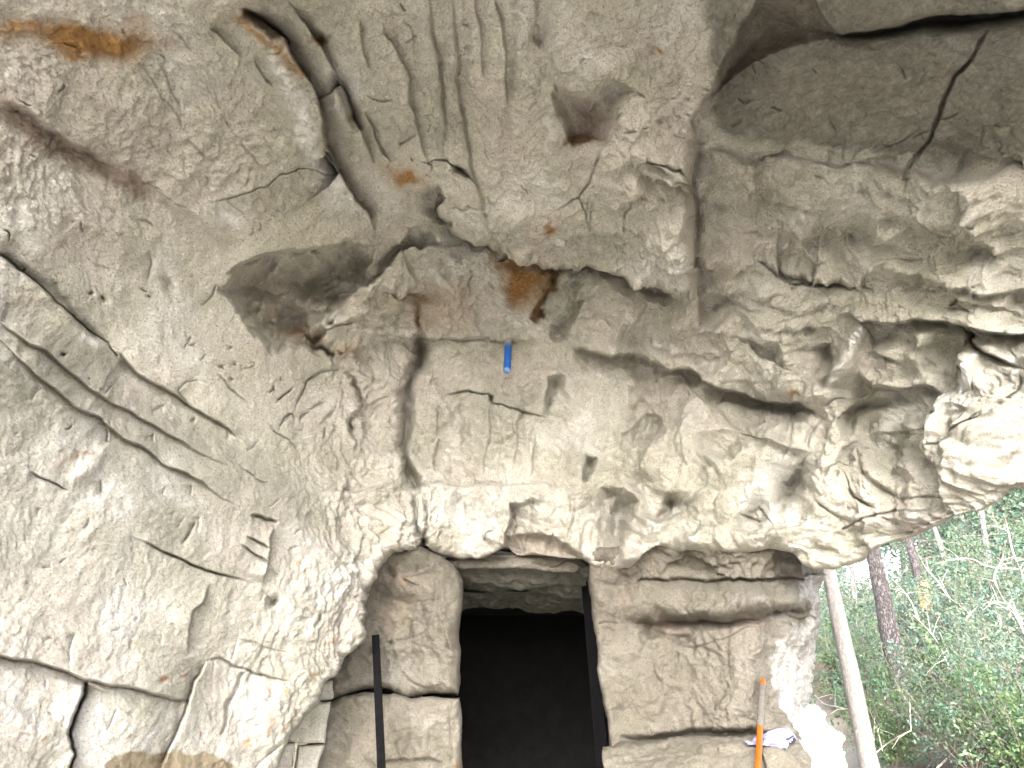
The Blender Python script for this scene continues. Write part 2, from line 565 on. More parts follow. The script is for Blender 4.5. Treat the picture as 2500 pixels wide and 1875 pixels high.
R.step(T(1, '1300 150 1370 210 1440 280 1510 350 1525 400')[::-1], 0.03, 45, .015, 40)
R.step(T(1, '1590 330 1620 430 1680 540 1740 600')[::-1], 0.025, 40, .01, 40)
G1 = T(1, '1500 60 1560 90 1620 120 1720 190 1800 270 1840 350 1900 440 1970 540 2010 640 2030 740 2040 830 2080 930 2110 1010 2150 1110') + T(2, '0 930 50 1010 110 1100 170 1200 230 1270 280 1370 310 1450')
R.step(G1[::-1], 0.13, 34, 0.05, 60, ends=.12)
R.ridge(T(1, '1500 170 1640 300 1760 450 1860 640 1920 800 1980 980 2060 1130 2180 1240'), 42, 0.075)
R.crack(T(1, '1540 80 1640 140 1730 200 1800 270'), 12, 0.09)
G2 = T(1, '1790 -60 1830 0 1900 110 1960 190 2030 290 2110 430 2150 520') + T(2, '40 430 110 560 150 690 200 790 260 920 310 1060')
R.step(G2[::-1], 0.085, 34, 0.03, 40)
R.crack(T(2, '30 420 70 480 110 570 150 680 190 780'), 16, 0.10)
R.pit(T(1, '1930 140 2090 190 2080 250 2010 290 1960 220'), 0.07, 14)
R.ridge(T(1, '0 600 180 680 300 770 430 860 560 950'), 10, 0.02)
R.step(T(1, '0 640 180 715 300 800 430 890 600 980 760 1080'), 0.035, 60)
R.ridge(T(1, '900 1120 1030 1200 1130 1275 1250 1350 1370 1430 1470 1560'), 16, 0.04)
R.step(T(1, '900 1140 1030 1222 1130 1297 1250 1370')[::-1], 0.03, 40)
R.stain('rust', ell=(230, 98, 190, 52, 4), a=1.15); R.stain('brown', ell=(260, 92, 70, 16, 4), a=.4)
R.stain('rust', ell=(60, 76, 140, 40, 0), a=.8)
R.stain('rust', ell=(190, 138, 60, 18, 0), a=.8)
R.stain('rust', ell=(330, 55, 80, 28, 0), a=.55)
R.stain('mauve', line=T(1, '-60 640 60 690 300 880 520 1000 750 1090 860 1180'), a=.8, soft=42)
R.stain('mauve', line=T(1, '440 1180 410 1350 400 1550'), a=.5, soft=26)
R.stain('mauve', ell=(230, 250, 70, 40, 30), a=.45)
R.stain('grey', ell=(270, 290, 110, 60, 35), a=.38)
R.stain('brown', line=T(1, '1560 90 1700 190 1810 290'), a=.75, soft=14)
R.stain('rust', line=T(1, '1520 130 1660 250 1760 330 1900 460'), a=.7, soft=20)
R.stain('rust', ell=(775, 88, 34, 20, 25), a=.8)
R.stain('chalk_and_light', line=T(1, '1740 430 1860 640 1930 820 2010 1030 2120 1180 2200 1260'), a=.6, soft=36)  # pale line paints the flank of the ridge that catches light
R.stain('chalk_and_light', ell=(560, 520, 60, 45, 30), a=.7)
R.stain('rust', ell=(620, 560, 26, 16, -40), a=.35)
# --- ribbed ceiling (sheet 2)
R.step(T(2, '330 70 340 180 400 250 440 370 480 480 490 600 530 700 545 790 590 930 615 1010')[::-1], 0.06, 50, 0.02, 30)
R.step(T(2, '430 100 490 180 510 330 510 440')[::-1], 0.02, 20)
for s, h in (('600 -60 610 170 640 290 660 430 690 600 710 740 690 860 690 930', .03), ('735 -60 760 170 765 300 770 460 800 640 820 770 840 930 870 1070 900 1160 940 1290 970 1400 970 1490', .022)):
    p = T(2, s); R.ridge(p, 5, h, taper=.1); R.crack([(x + 7, y) for x, y in p], 4, .02); R.step(p[::-1], .03, 30)
R.step(T(2, '1000 -40 1010 20 1040 120 1060 250 1070 430 1085 620')[::-1], 0.05, 34, .015, 30)
R.step(T(2, '890 -40 890 80 910 200 930 340 930 480')[::-1], 0.035, 36, .01, 20)
R.step(T(2, '1230 -60 1250 0 1262 90 1230 140')[::-1], 0.04, 40)
R.step(T(2, '190 60 200 160 215 300 240 400')[::-1], 0.04, 30, .01, 30)
R.blob(1322, 76, 24, 42, 8, -.05); R.blob(1333, 168, 16, 32, 0, -.03)
R.stain('mauve', ell=(1322, 80, 24, 40, 8), a=.6); R.stain('mauve', ell=(1300, 130, 20, 20, 8), a=.5)
R.step(T(2, '210 640 280 800 330 920 390 1000')[::-1], .05, 26, .015, 20)
R.step(T(2, '540 790 500 850 430 880 420 870'), .03, 22)
R.crack(T(2, '240 570 310 600 400 605'), 4, .03)
R.crack(T(2, '600 975 620 950 690 935 740 970 790 1020 860 1060 900 1110'), 4, .06); R.crack(T(2, '755 985 790 1020 850 1055'), 9, .06)
R.crack(T(2, '560 960 600 960 620 1000 610 1030'), 3, .03)
R.stain('brown', ell=(1124, 415, 18, 10, 35), a=.7); R.stain('brown', ell=(997, 384, 7, 7, 0), a=.8)
R.ridge(T(2, '480 1000 520 1100 560 1220 600 1330 640 1420'), 34, .07)
R.step(T(2, '700 1190 640 1240 690 1310 740 1360 750 1420')[::-1], -.0, 20, .0, 20)
R.stain('rust', ell=(985, 430, 56, 32, 10), a=.95); R.stain('rust', ell=(1010, 470, 40, 40, 40), a=.3)
LIP = T(2, '660 1080 705 1180 660 1230 650 1260 690 1310 735 1360 750 1420 830 1468 960 1495 1080 1540 1180 1580 1290 1600 1420 1580') + T(6, '200 100 310 100 400 130 500 152 600 192 700 242 800 280 950 292')
R.step(LIP, 0.26, 40, 0.10, 90, ends=.10)
R.pit(T(2, '1330 500 1480 545 1600 530 1700 470 1850 520 1750 700 1640 850 1450 870 1370 700'), .13, 26)
R.stain('brown', ell=(1415, 332, 80, 30, -5), a=.95); R.stain('mauve', ell=(1440, 285, 100, 66, -40), a=.8); R.stain('rust', ell=(1370, 225, 40, 16, 10), a=.4)
R.stain('brown', line=T(2, '1640 860 1760 700 1840 560'), a=.45, soft=14)
for s in ('1640 860 1610 960 1600 1000 1570 1080 1490 1180 1380 1250', '1560 1160 1550 1290 1550 1380', '1590 1180 1580 1280 1560 1390', '1780 1400 1790 1270 1830 1200 1840 1130', '1490 1150 1530 1230 1550 1290'):
    R.crack(T(2, s), 4, .035)
R.crack(T(2, '1860 970 1960 945 2100 968 2170 1015'), 5, .06); R.crack(T(2, '1900 1000 2000 985 2080 990'), 3, .03)
R.stain('brown', ell=(1340, 553, 9, 26, 10), a=.6); R.stain('rust', ell=(1342, 560, 14, 30, 10), a=.75); R.stain('rust', ell=(1297, 585, 20, 12, 0), a=.5)
R.stain('rust', ell=(1597, 127, 10, 6, 0), a=1.0)
R.stain('chalk_and_light', ell=(1335, 330, 20, 90, 0), a=.55); R.stain('chalk_and_light', ell=(1360, 590, 90, 40, 0), a=.45)
# --- the fold and the slabs above the open side (sheet 3)
FOLD = T(3, '700 -120 610 0 520 130 480 250 380 440 300 590 215 720 230 790 245 900 205 1020 205 1150 225 1260 240 1500 250 1640') + T(6, '985 200 1000 400 1030 540')
R.step(FOLD[::-1], .19, 110, .05, 110, ends=.08, sharp=3)
R.crack(T(3, '215 730 230 790 245 900 205 1020 205 1150 225 1260 240 1500 250 1640') + T(6, '985 200 1000 400'), 15, .07)
R.blob(1530, 430, 140, 330, -6, .16); R.blob(1660, 640, 80, 130, 20, .10); R.blob(1600, 420, 110, 150, 0, .05)
R.pit(T(3, '640 -100 940 -100 955 0 1010 90 1085 195 870 255 700 315 480 455 380 540 300 610 400 440 490 250 530 130'), .10, 26)
R.stain('mauve', pts=T(3, '640 -60 940 -60 955 0 1010 90 1085 195 870 255 700 315 480 455 330 560 400 440 490 250 530 130'), a=.6, soft=18)  # brown tone fills the recess to paint its shadow
BLK = T(3, '930 -120 950 0 990 70 1040 130 1090 190 1200 180 1400 140 1600 95 1900 66 2212 56 2500 50 2800 60')
R.step(BLK[::-1][::-1], .10, 30, .07, 120, ends=.05)
R.crack(T(3, '1100 200 1250 185 1420 150 1600 110 1760 110 1900 90 2212 75 2400 80'), 10, .10)
R.blob(2325, 45, 46, 16, 0, -.08)
c = T(3, '2010 140 1950 240 1900 340 1820 440 1770 540 1720 650 1670 770 1650 850 1590 920 1540 1020 1505 1080 1498 1160')
R.crack(c, 6.5, .055); R.stain('brown', line=c, a=.55, soft=6)
for s in ('1670 770 1600 800 1540 830', '1690 720 1760 700 1830 660', '1180 985 1220 920 1310 890', '1130 970 1150 820', '1070 905 1110 870 1140 870', '700 640 760 670', '1300 940 1450 860 1590 770',
          '1460 390 1500 470', '580 400 610 460', '510 590 540 615 600 590', '1060 720 1090 770', '2040 740 2080 760', '1980 740 1970 860'):
    R.crack(T(3, s), 3, .022)
R.step(T(3, '290 890 380 900 470 912 640 1000 800 985 1000 1000 1200 1008 1400 1040 1530 1062 1680 1062 1800 1022 1900 1020 2100 1040 2300 1150 2500 1200')[::-1], .07, 150, .03, 120, ends=.06, sharp=6)
R.crack(T(3, '610 1550 640 1580 720 1605 800 1622 950 1656') + T(6, '1480 130 1620 170 1740 200 1830 230 1900 280 1965 287'), 6, .14)
R.step(T(3, '610 1550 660 1590 800 1622 950 1656') + T(6, '1480 130 1620 170 1740 200 1830 230 1900 280 1965 287'), .10, 50, .03, 40)
for cx, cy, rx, ry, a, h in ((1760, 560, 30, 22, 0, .03), (1850, 560, 26, 30, 20, .03), (1790, 460, 30, 30, 0, .03), (1700 + 140, 640, 30, 24, 0, -.04), (1960, 520, 30, 40, 30, .04), (2010, 570, 26, 26, 0, -.04),
                          (2095, 590, 34, 34, 0, -.06), (2080, 520, 44, 30, -30, .05), (2180, 585, 32, 20, 10, .05), (2230, 520, 40, 22, -40, .05), (2300, 570, 40, 26, -30, -.04),
                          (2380, 520, 50, 20, -40, .05), (2360, 620, 40, 22, 0, -.04), (1900, 490, 40, 20, 20, -.03), (2460, 560, 40, 22, -30, -.04), (2160, 640, 36, 18, 0, .05), (1845, 530, 14, 44, 10, -.03)):
    R.blob(cx, cy, rx, ry, a, h)
R.step(T(3, '1160 1380 1130 1450 1125 1540 1200 1560 1250 1590'), -.0, 20, .045, 30)
R.ridge(T(3, '1180 1370 1130 1440 1120 1540 1040 1570 900 1540 700 1500 400 1420 240 1400'), 11, .035)
R.ridge(T(3, '1120 1540 1240 1590 1360 1600 1600 1650 1900 1659'), 11, .035)
R.ridge(T(3, '620 1450 560 1540 530 1640'), 12, .03)
R.stain('rust', ell=(1722, 490, 12, 22, 0), a=.55)
R.stain('grey', ell=(1850, 470, 60, 60, 0), a=.22)
R.stain('mauve', ell=(1980, 230, 240, 90, 10), a=.35); R.stain('grey', ell=(2200, 260, 230, 140, 0), a=.35)  # both tones lay the roof slab's shade into its colour
# --- side wall (sheets 4, 7)
c1 = T(4, '-60 20 0 70 100 150 230 260 330 360 450 450 560 550 680 620 740 690')
R.crack(c1, 5, .035, taper=False); R.step(c1[::-1], .05, 34, .02, 40, ends=.12)
R.stain('grey', line=T(4, '0 50 150 150 290 250 420 350 520 480 620 590'), a=.75, soft=20)  # grey band paints the shading of the bevel above the crack
c2 = T(4, '740 690 770 680 800 730 860 780 950 840 1050 890 1130 950 1230 1030 1350 1100 1450 1160 1520 1230')
R.crack(c2, 4.5, .035); R.step(c2, .045, 44, .02, 60, ends=.1)
R.blob(300, 895, 46, 26, 38, -.03)
c3 = T(4, '-60 460 0 500 100 570 220 640 330 720 450 820 560 910 680 980 850 1050 1000 1140 1130 1210 1250 1300 1350 1360 1470 1420')
R.crack(c3, 3.2, .028); R.step(c3, .035, 40, .012, 40)
c4 = T(4, '-40 560 100 720 230 850 410 970 450 1010 640 1100 800 1225 920 1280 1050 1370 1200 1440 1280 1500 1420 1600 1540 1659')
R.crack(c4, 3.6, .03); R.step(c4, .04, 50, .015, 40)
R.ridge(T(4, '740 1220 650 1330 560 1430 470 1520'), 22, .025)
for s in ('180 1420 260 1470 370 1510 450 1560', '1260 855 1170 870 1135 920 1170 960 1240 1020', '1360 790 1430 880 1500 930 1560 990', '1220 570 1180 610 1155 660',
          '930 20 955 100 940 180 935 240', '990 1190 1000 1240', '690 1150 700 1230 720 1250', '1640 1230 1600 1280 1560 1300', '1220 1510 1225 1570', '640 1490 650 1600'):
    p = T(4, s); R.crack(p, 3.2, .03); R.step(p, .012, 20)
R.blob(415, 690, 10, 26, -20, -.03)
for s in ('1275 390 1310 360 1360 310 1390 240', '2170 770 2060 790 1980 840 1900 930 1875 1020', '1850 890 1820 930 1760 970', '1730 890 1750 930', '1960 1060 1900 1110', '1880 1100 1840 1060 1780 1130',
          '2070 1150 2060 1220', '1690 1110 1740 1180 1800 1220 1900 1300', '1520 1400 1600 1480 1700 1500', '1770 830 1780 860', '2060 980 2000 1010 1950 1040', '2120 1000 2100 1060 2060 1090'):
    R.crack(T(4, s), 3.2, .03)
for x, y, r, st in ((660, 345, 26, 1), (935, 320, 10, 1), (570, 300, 18, .8), (395, 705, 16, .8), (1390, 750, 16, .5), (1475, 745, 16, .5), (1460, 850, 18, .6), (1075, 722, 6, 1), (1235, 1105, 14, .6), (555, 852, 8, .8), (1440, 640, 12, .5)):
    q = T(4, '%d %d' % (x, y))[0]
    R.blob(q[0], q[1], r * .38, r * .3, 30, -.02); R.stain('brown' if st > .7 else 'grey', ell=(*q, r * .36, r * .28, 30), a=.9 * st)
R.stain('rust', ell=(475, 685, 8, 9, 0), a=.7); R.stain('mauve', line=T(4, '370 1390 480 1350 580 1310'), a=.75, soft=9)
R.stain('chalk_and_light', ell=(422, 752, 6, 6, 0), a=1.0); R.stain('chalk_and_light', ell=(225, 835, 60, 26, 25), a=.6); R.stain('mauve', ell=(50, 730, 60, 22, 15), a=.5)
R.stain('mauve', ell=(150, 660, 16, 60, 15), a=.35)
# lower side wall
c5 = T(7, '770 160 900 230 1020 285 1140 330 1300 400 1430 440 1540 470 1650 520')
for k in range(3, 7): R.crack(c5[k - 2:k + 1], 4, .03)
R.crack(c5, 2.4, .014); R.step(c5, .014, 30)
c6 = T(7, '-80 940 0 960 180 990 300 1020 430 1060 520 1100 620 1110 720 1140 850 1170 960 1190 1080 1220 1200 1235')
R.step(c6, .045, 46, .02, 60, ends=.04); R.crack(c6, 5, .03, taper=False)
R.stain('grey', line=T(7, '0 960 180 1000 330 1040 430 1080'), a=.5, soft=12)
c7 = T(7, '525 1120 505 1200 470 1300 450 1380 428 1450 430 1520 450 1580 432 1659 430 1780')
R.crack(c7, 5, .12, taper=False); R.step(c7[::-1], .065, 40, .02, 40, ends=.05)
c8 = T(7, '1310 985 1260 1080 1220 1140 1205 1235 1190 1300 1140 1400 1100 1500 1050 1590 1010 1700')
R.step(c8, .05, 30, .03, 60, ends=.1); R.crack(c8, 5, .05)
R.pit(T(7, '1540 1050 1575 1045 1530 1170 1500 1280 1480 1360 1430 1460 1400 1460 1440 1350 1450 1280 1490 1160'), .045, 9)
for s, w, d in (('1310 985 1400 970 1500 1010 1560 1030 1700 1070 1830 1110', 4, .035), ('1490 850 1600 860 1700 910 1830 950', 3, .02), ('1590 60 1680 80 1760 100', 6, .05), ('1570 200 1640 230 1720 290', 5, .04),
                ('1530 260 1620 310 1690 360 1705 385', 5, .04), ('1720 400 1760 460', 3, .02), ('1650 520 1700 570 1720 620', 3, .02), ('1900 640 1970 700', 3, .02), ('1240 110 1210 180 1150 240', 5, .03),
                ('1270 70 1260 180', 4, .02), ('1500 850 1490 920 1480 990', 3, .02), ('700 1280 680 1350 660 1440', 3, .02), ('1020 820 1000 880', 3, .015), ('470 800 440 900 435 1050', 4, .02), ('1810 1500 1700 1600 1620 1680', 4, .03)):
    p = T(7, s); R.crack(p, w, d); R.step(p, d * .5, 22)
R.step(T(7, '1330 470 1290 590 1220 670 1190 800 1190 960')[::-1], .035, 70, .02, 60)
R.step(T(7, '1740 100 1730 200 1720 300 1680 420 1650 500')[::-1], -.0, 30, .05, 50)
R.blob(668, 1472, 15, 12, 10, -.05); R.blob(771, 1512, 4, 12, 30, -.03)
for x, y, r in ((1880, 390, 30), (2110, 860, 26), (1960, 1060, 24), (1800, 1170, 26), (1680, 1340, 26), (1565, 1490, 30), (1720, 1150, 20), (1950, 430, 18)):
    q = T(7, '%d %d' % (x, y))[0]; R.stain('rust', ell=(*q, r * .25, r * .45, 20), a=.8)
q = T(7, '1020 1100')[0]; R.stain('brown', ell=(*q, 13, 13, 30), a=.95)
for s in ('1730 1390 1690 1450', '1860 1340 1790 1440', '1180 1060 1130 1080', '820 1440 800 1480', '1290 1430 1270 1470', '250 1470 220 1500'):
    R.stain('brown', line=T(7, s), a=.75, soft=5)
R.stain('olive_brown', pts=T(7, '640 1640 760 1600 900 1560 1100 1580 1180 1570 1270 1535 1380 1570 1480 1605 1505 1680 1480 1900 600 1900'), a=.9, soft=16)  # olive-brown patch along the foot of the side wall
R.stain('grey', ell=(215, 1730, 26, 60, 10), a=.45)
R.stain('chalk_and_light', ell=(620, 1700, 70, 110, 20), a=.45); R.stain('chalk_and_light', ell=(700, 1500, 70, 120, 0), a=.35)
# --- big hollow over the side wall, stained face, block panel (sheet 5)
HOL = T(5, '290 215 500 165 680 150 850 105 1030 130 960 240 1000 285 900 350 870 420 850 500 800 600 700 650 760 720 830 820 700 800 560 770 330 720 210 540 110 390 170 290')
R.pit(HOL, .40, 60, 5)
R.step(T(5, '110 300 290 205 500 155 680 140 850 95 1030 120 1080 180'), .12, 60, .03, 60)
R.blob(760, 745, 60, 26, 25, .13); R.blob(690, 730, 60, 36, 20, .06)
R.crack(T(5, '690 660 780 605 870 565 900 540'), 4, .05)
R.ridge(T(5, '690 650 800 590 900 520 1000 470 1060 450'), 12, .04)
R.stain('rust', ell=(730, 812, 90, 34, 12), a=.7); R.stain('brown', ell=(735, 843, 60, 12, 8), a=.6); R.stain('rust', ell=(840, 850, 60, 26, -5), a=.65); R.stain('grey', ell=(660, 690, 100, 70, 0), a=.12)
R.step(T(5, '870 355 1000 292 1150 212 1330 130 1440 100')[::-1][::-1], -.0, 50, .0, 50)
R.step(T(5, '1440 100 1330 130 1150 212 1000 292 870 355'), .10, 40, .05, 70)
R.step(T(5, '1180 190 1240 270 1275 330 1195 400 1150 420 1200 440')[::-1], .05, 26, .02, 30)
R.pit(T(5, '1385 240 1430 185 1490 230 1500 290 1470 345 1400 310'), .05, 12)
R.pit(T(5, '1160 420 1280 390 1430 360 1450 450 1420 580 1400 640 1250 640 1240 500'), .07, 26)
R.stain('mauve', ell=(1030, 725, 62, 26, 5), a=.8); R.stain('brown', ell=(1018, 770, 14, 40, 5), a=.85); R.stain('rust', ell=(1050, 780, 40, 30, 0), a=.5)
R.stain('brown', ell=(1075, 640, 16, 24, 0), a=.45); R.stain('rust', ell=(900, 740, 40, 20, -30), a=.25)
R.stain('rust', pts=T(5, '1720 205 1850 195 2000 250 2110 265 2080 340 2020 440 1900 510 1800 450 1770 300'), a=1.0, soft=70)
R.stain('brown', line=T(5, '2110 270 2070 360 2020 470 2000 560'), a=.9, soft=16)
R.stain('rust', ell=(1090, 740, 160, 80, 0), a=.5); R.stain('rust', ell=(960, 730, 120, 60, -10), a=.42)
R.crack(T(5, '1590 230 1605 320 1580 350 1600 440 1610 480'), 4, .04)
R.step(T(5, '2110 250 2080 340 2030 440 1995 560')[::-1], .08, 30)
R.step(T(5, '760 770 940 740 1080 700 1180 665 1260 670 1450 668 1550 682 1640 672 1800 684 1900 700 2060 690'), .05, 60, .025, 40)
R.crack(T(5, '1180 672 1450 676 1550 690 1800 690'), 4, .03)
R.ridge(T(5, '1060 555 1120 610 1180 665'), 10, .03); R.ridge(T(5, '980 610 1050 680 1110 730'), 9, .03)
for s in ('860 862 840 862 720 882 680 912 620 940 570 1020 550 1090', '520 960 500 1000 430 1060', '640 1120 590 1140 570 1180', '540 1120 480 1150 450 1210', '730 1230 720 1290', '420 960 400 1010'):
    R.crack(T(5, s), 3.4, .04)
vs1 = T(5, '845 865 890 930 900 1030 938 1095 890 1120 870 1190 880 1240 912 1280 918 1390')
R.step(vs1[::-1], .07, 26, .03, 40); R.crack(T(5, '860 880 900 930 915 1020 940 1090'), 7, .05); R.crack(T(5, '880 1130 872 1190 890 1250'), 5, .06)
R.crack(T(5, '1290 670 1280 780 1240 900 1205 980 1190 1080 1200 1200 1195 1330 1215 1480 1245 1570'), 11, .15, taper=False)
R.crack(T(5, '1300 680 1290 780 1270 880'), 26, .08)
R.step(T(5, '1290 670 1280 780 1240 900 1200 980 1180 1080 1195 1200 1185 1330 1205 1480 1240 1570')[::-1], .03, 30, .03, 60, ends=.05)
cr = T(5, '1405 1028 1480 1015 1580 1000 1640 1010 1700 1025 1725 1040 1735 1090 1800 1090 1900 1115 1980 1130 2080 1160')
R.crack(cr, 3.6, .07); R.step(cr, .02, 30, .02, 60); R.crack(T(5, '1722 1035 1730 1060 1740 1100'), 8, .06)
for s, h in (('1395 1040 1390 1180 1385 1330 1370 1500', .035), ('1700 1060 1720 1200 1690 1330 1670 1540', .035), ('1900 930 1920 1100 1880 1200 1860 1400 1850 1540', .03), ('2050 900 2055 1000 2065 1110', .05),
             ('1560 1090 1550 1250 1540 1400', .02), ('1780 1180 1770 1350 1760 1500', .02), ('1980 1230 1960 1400 1970 1540', .03), ('1480 1330 1470 1500', .02)):
    R.step(T(5, s)[::-1], h, 26, h * .5, 30)
R.blob(1147, 1067, 11, 12, 0, -.03)
for x, y in ((1130, 1150), (1090, 1200), (1300, 1270), (1340, 1310), (1270, 1340), (1330, 1440), (1360, 1220)):
    q = T(5, '%d %d' % (x, y))[0]; R.stain('brown', ell=(*q, 7, 7, 0), a=.6); R.blob(*q, 7, 7, 0, -.012)
pl = T(5, '700 1600 950 1590 1180 1585 1380 1562 1700 1562 1970 1552 2050 1560 2150 1590')
R.step(pl[::-1], .05, 50, .03, 60, ends=.1); R.crack(pl, 4.5, .04)
# --- lintel blocks (sheet 8)
R.blob(985, 1285, 60, 50, 10, .03); R.blob(1130, 1290, 95, 55, 0, .035); R.blob(1330, 1250, 70, 40, 0, .03)
R.crack(T(8, '860 0 850 80 870 200 900 260 905 340'), 7, .09); R.crack(T(8, '925 60 940 130 930 230 900 320'), 6, .07); R.crack(T(8, '905 270 912 340'), 11, .12)
R.crack(T(8, '1000 70 970 140 960 200'), 4, .04); R.crack(T(8, '1290 310 1320 260 1370 230'), 5, .04)
R.step(T(8, '1460 70 1465 150 1440 240 1435 300 1420 340')[::-1], .12, 50, .04, 40, ends=.12)
for s in ('1640 0 1620 80 1590 170 1570 280 1540 370', '1730 260 1690 330', '1500 200 1480 260', '1840 60 1850 150 1810 260', '1190 60 1200 130', '1460 130 1500 190 1490 260'):
    R.crack(T(8, s), 4, .04)
R.pit(T(8, '1440 270 1530 245 1640 250 1800 290 1880 350 1900 420 1430 420 1430 340'), .12, 22)
R.stain('mauve', pts=T(8, '1440 280 1530 250 1640 255 1800 295 1880 345 1900 420 1200 440 1200 390 1380 370'), a=.55, soft=10)
R.stain('mauve', line=T(8, '660 230 690 320 740 370 900 380 1100 400 1300 400'), a=.6, soft=8); R.stain('brown', ell=(935, 1300, 14, 14, 0), a=.45)
R.blob(1470, 1260, 46, 62, 10, -.20); R.blob(1445, 1285, 34, 55, 5, .12); R.blob(1512, 1290, 16, 55, 10, -.14)
R.stain('grey', ell=(1430, 1280, 20, 50, 10), a=.3)
# --- broken rock over the open side (sheets 6, 13)
R.pit(T(6, '215 285 300 275 310 330 270 430 230 560 150 590 105 540 120 440 180 400'), .17, 26)
R.stain('brown', line=T(6, '190 110 130 240 80 330 40 430'), a=.5, soft=20)
R.blob(1400, 690, 20, 70, 25, -.08)
R.pit(T(6, '660 215 800 285 850 300 760 310 700 280'), .07, 12); R.blob(1525, 745, 90, 60, 20, .06)
R.stain('chalk_and_light', ell=(1705, 815, 18, 44, 5), a=.6); R.ridge(T(6, '940 480 960 520 990 580 1020 600'), 10, .04)
BAND = T(6, '200 605 400 625 540 640 680 690 800 730 900 747 980 757 1080 800 1200 870 1300 910 1420 932 1600 940 1700 1000')
R.step(BAND, .17, 60, .06, 50, ends=.1)
R.stain('rust', ell=(1480, 856, 60, 10, 8), a=.45); R.stain('rust', ell=(1935, 960, 16, 6, 20), a=.8)
R.step(T(6, '1220 560 1290 640 1350 690 1450 720 1580 770 1700 800'), .0, 30, .0, 30); R.step(T(6, '1270 560 1290 640 1350 690 1450 720 1580 770')[::-1], .07, 34, .03, 40)
R.pit(T(6, '80 785 215 752 205 830 130 940 110 1030 82 1030'), .09, 12); R.stain('mauve', ell=(1358, 945, 20, 30, 20), a=.5)
R.ridge(T(6, '790 740 740 780 660 870 595 950 590 1000 610 1080'), 10, .05)
R.pit(T(6, '600 1080 680 1010 790 1040 770 1150 700 1240 640 1200 600 1230 540 1170 520 1130'), .16, 22)
R.pit(T(6, '330 1250 400 1260 390 1340 330 1420 290 1400'), .18, 16); R.pit(T(6, '420 1440 560 1460 640 1560 600 1680 480 1640'), .17, 30)
R.pit(T(6, '250 1590 330 1560 360 1660 280 1720'), .07, 20); R.blob(1632, 1218, 10, 12, 0, -.06)
R.step(T(6, '860 760 980 880 1110 980 1230 1110')[::-1], .05, 60, .03, 50)
R.ridge(T(6, '1100 1090 1230 1112 1480 1190 1640 1222'), 12, .05); R.step(T(6, '1230 1115 1480 1195 1640 1225'), .06, 70)
for s in ('1595 950 1540 1050 1480 1180', '1710 1045 1650 1130 1630 1195', '1740 1420 1760 1360 1860 1305 1930 1350 1980 1290', '1880 1340 1900 1420 1940 1510 2100 1600', '1340 1070 1400 1055 1460 1040', '1160 880 1160 920 1110 970'):
    R.crack(T(6, s), 4.0, .05)
R.crack(T(6, '2010 1240 2040 1400 2090 1470 2150 1510'), 8, .06)
R.blob(1300 + 1150 * .4069, 600 + 1330 * .4069, 110, 40, -28, .08); R.blob(1300 + 900 * .4069, 600 + 1230 * .4069, 60, 30, -20, .04); R.blob(1820, 1050, 60, 36, 30, -.06)
R.pit(T(6, '1640 1240 1650 1330 1620 1460 1520 1570 1450 1540 1480 1430 1560 1320'), .16, 30)
R.blob(1905, 1210, 22, 34, 20, -.05)
R.stain('chalk_and_light', line=T(13, '880 450 740 600 690 800 630 1000'), a=.55, soft=24)  # pale line paints the lit crest of the ridge
R.ridge(T(13, '940 420 850 470 760 600 710 760 660 900 630 1000'), 26, .12); R.step(T(13, '590 650 600 760 610 860 600 1000')[::-1], .0, 30, .0, 30); R.step(T(13, '590 640 600 760 620 880 600 1010'), .14, 44, .02, 30, ends=.15)
R.step(T(13, '800 490 880 440 950 428 1100 428 1200 430 1330 422 1480 450 1600 480 1850 522 2000 560 2300 570'), .13, 50, .035, 34, ends=.08)
R.pit(T(13, '820 510 950 435 1180 435 1120 640 1040 780 900 760 790 640'), .07, 26)
R.step(T(13, '915 10 870 110 845 215')[::-1], .07, 40, .02, 30)
R.step(T(13, '930 -10 1060 40 1200 70 1400 100 1570 130 1700 150 1830 190 1900 225 2201 250'), .06, 60, .035, 34)
R.ridge(T(13, '1520 490 1450 560 1330 660 1290 750 1240 850 1250 930'), 12, .05)
R.pit(T(13, '1330 660 1450 620 1620 620 1720 720 1700 860 1560 960 1420 930 1260 860 1290 750'), .09, 22); R.ridge(T(13, '1640 660 1560 780 1480 880'), 15, .06)
R.crack(T(13, '1640 530 1720 560 1830 650 1900 700 2000 750 2180 852'), 6, .09); R.step(T(13, '1640 530 1720 560 1830 650 1900 700 2000 750 2180 852'), .10, 44, .02, 40)
for s in ('2195 880 2150 1000 2100 1090 2040 1170', '1480 1520 1620 1490 1700 1440 1850 1360 1930 1300 1950 1240', '530 1170 620 1110 720 1090', '1550 350 1700 360 1750 385', '1570 330 1640 270'):
    R.crack(T(13, s), 4.2, .05)
R.ridge(T(13, '1880 700 1780 830 1680 940 1560 1040'), 22, .10); R.stain('chalk_and_light', line=T(13, '1850 720 1720 880 1600 1000'), a=.85, soft=12)
R.step(T(13, '780 840 870 950 930 990 1000 972 1100 992 1230 952 1290 960 1400 1000 1500 1060')[::1], .13, 50, .03, 30)
R.crack(T(13, '1050 1080 950 1150 870 1200 800 1290 720 1380'), 16, .14); R.pit(T(13, '860 1230 950 1160 1050 1100 1190 1220 1140 1330 1060 1370 960 1400 860 1380'), .16, 34)
R.blob(1850 + 1220 * .2953, 650 + 1300 * .2953, 24, 26, 0, .12); R.blob(1850 + 680 * .2953, 650 + 1330 * .2953, 36, 46, 20, .10)
R.pit(T(13, '930 1480 900 1600 980 1760 780 1800 640 1640 700 1500 820 1460'), .16, 40)
R.pit(T(13, '1450 1170 1520 1120 1780 1200 1740 1290 1650 1360 1500 1380 1440 1280'), .08, 20)
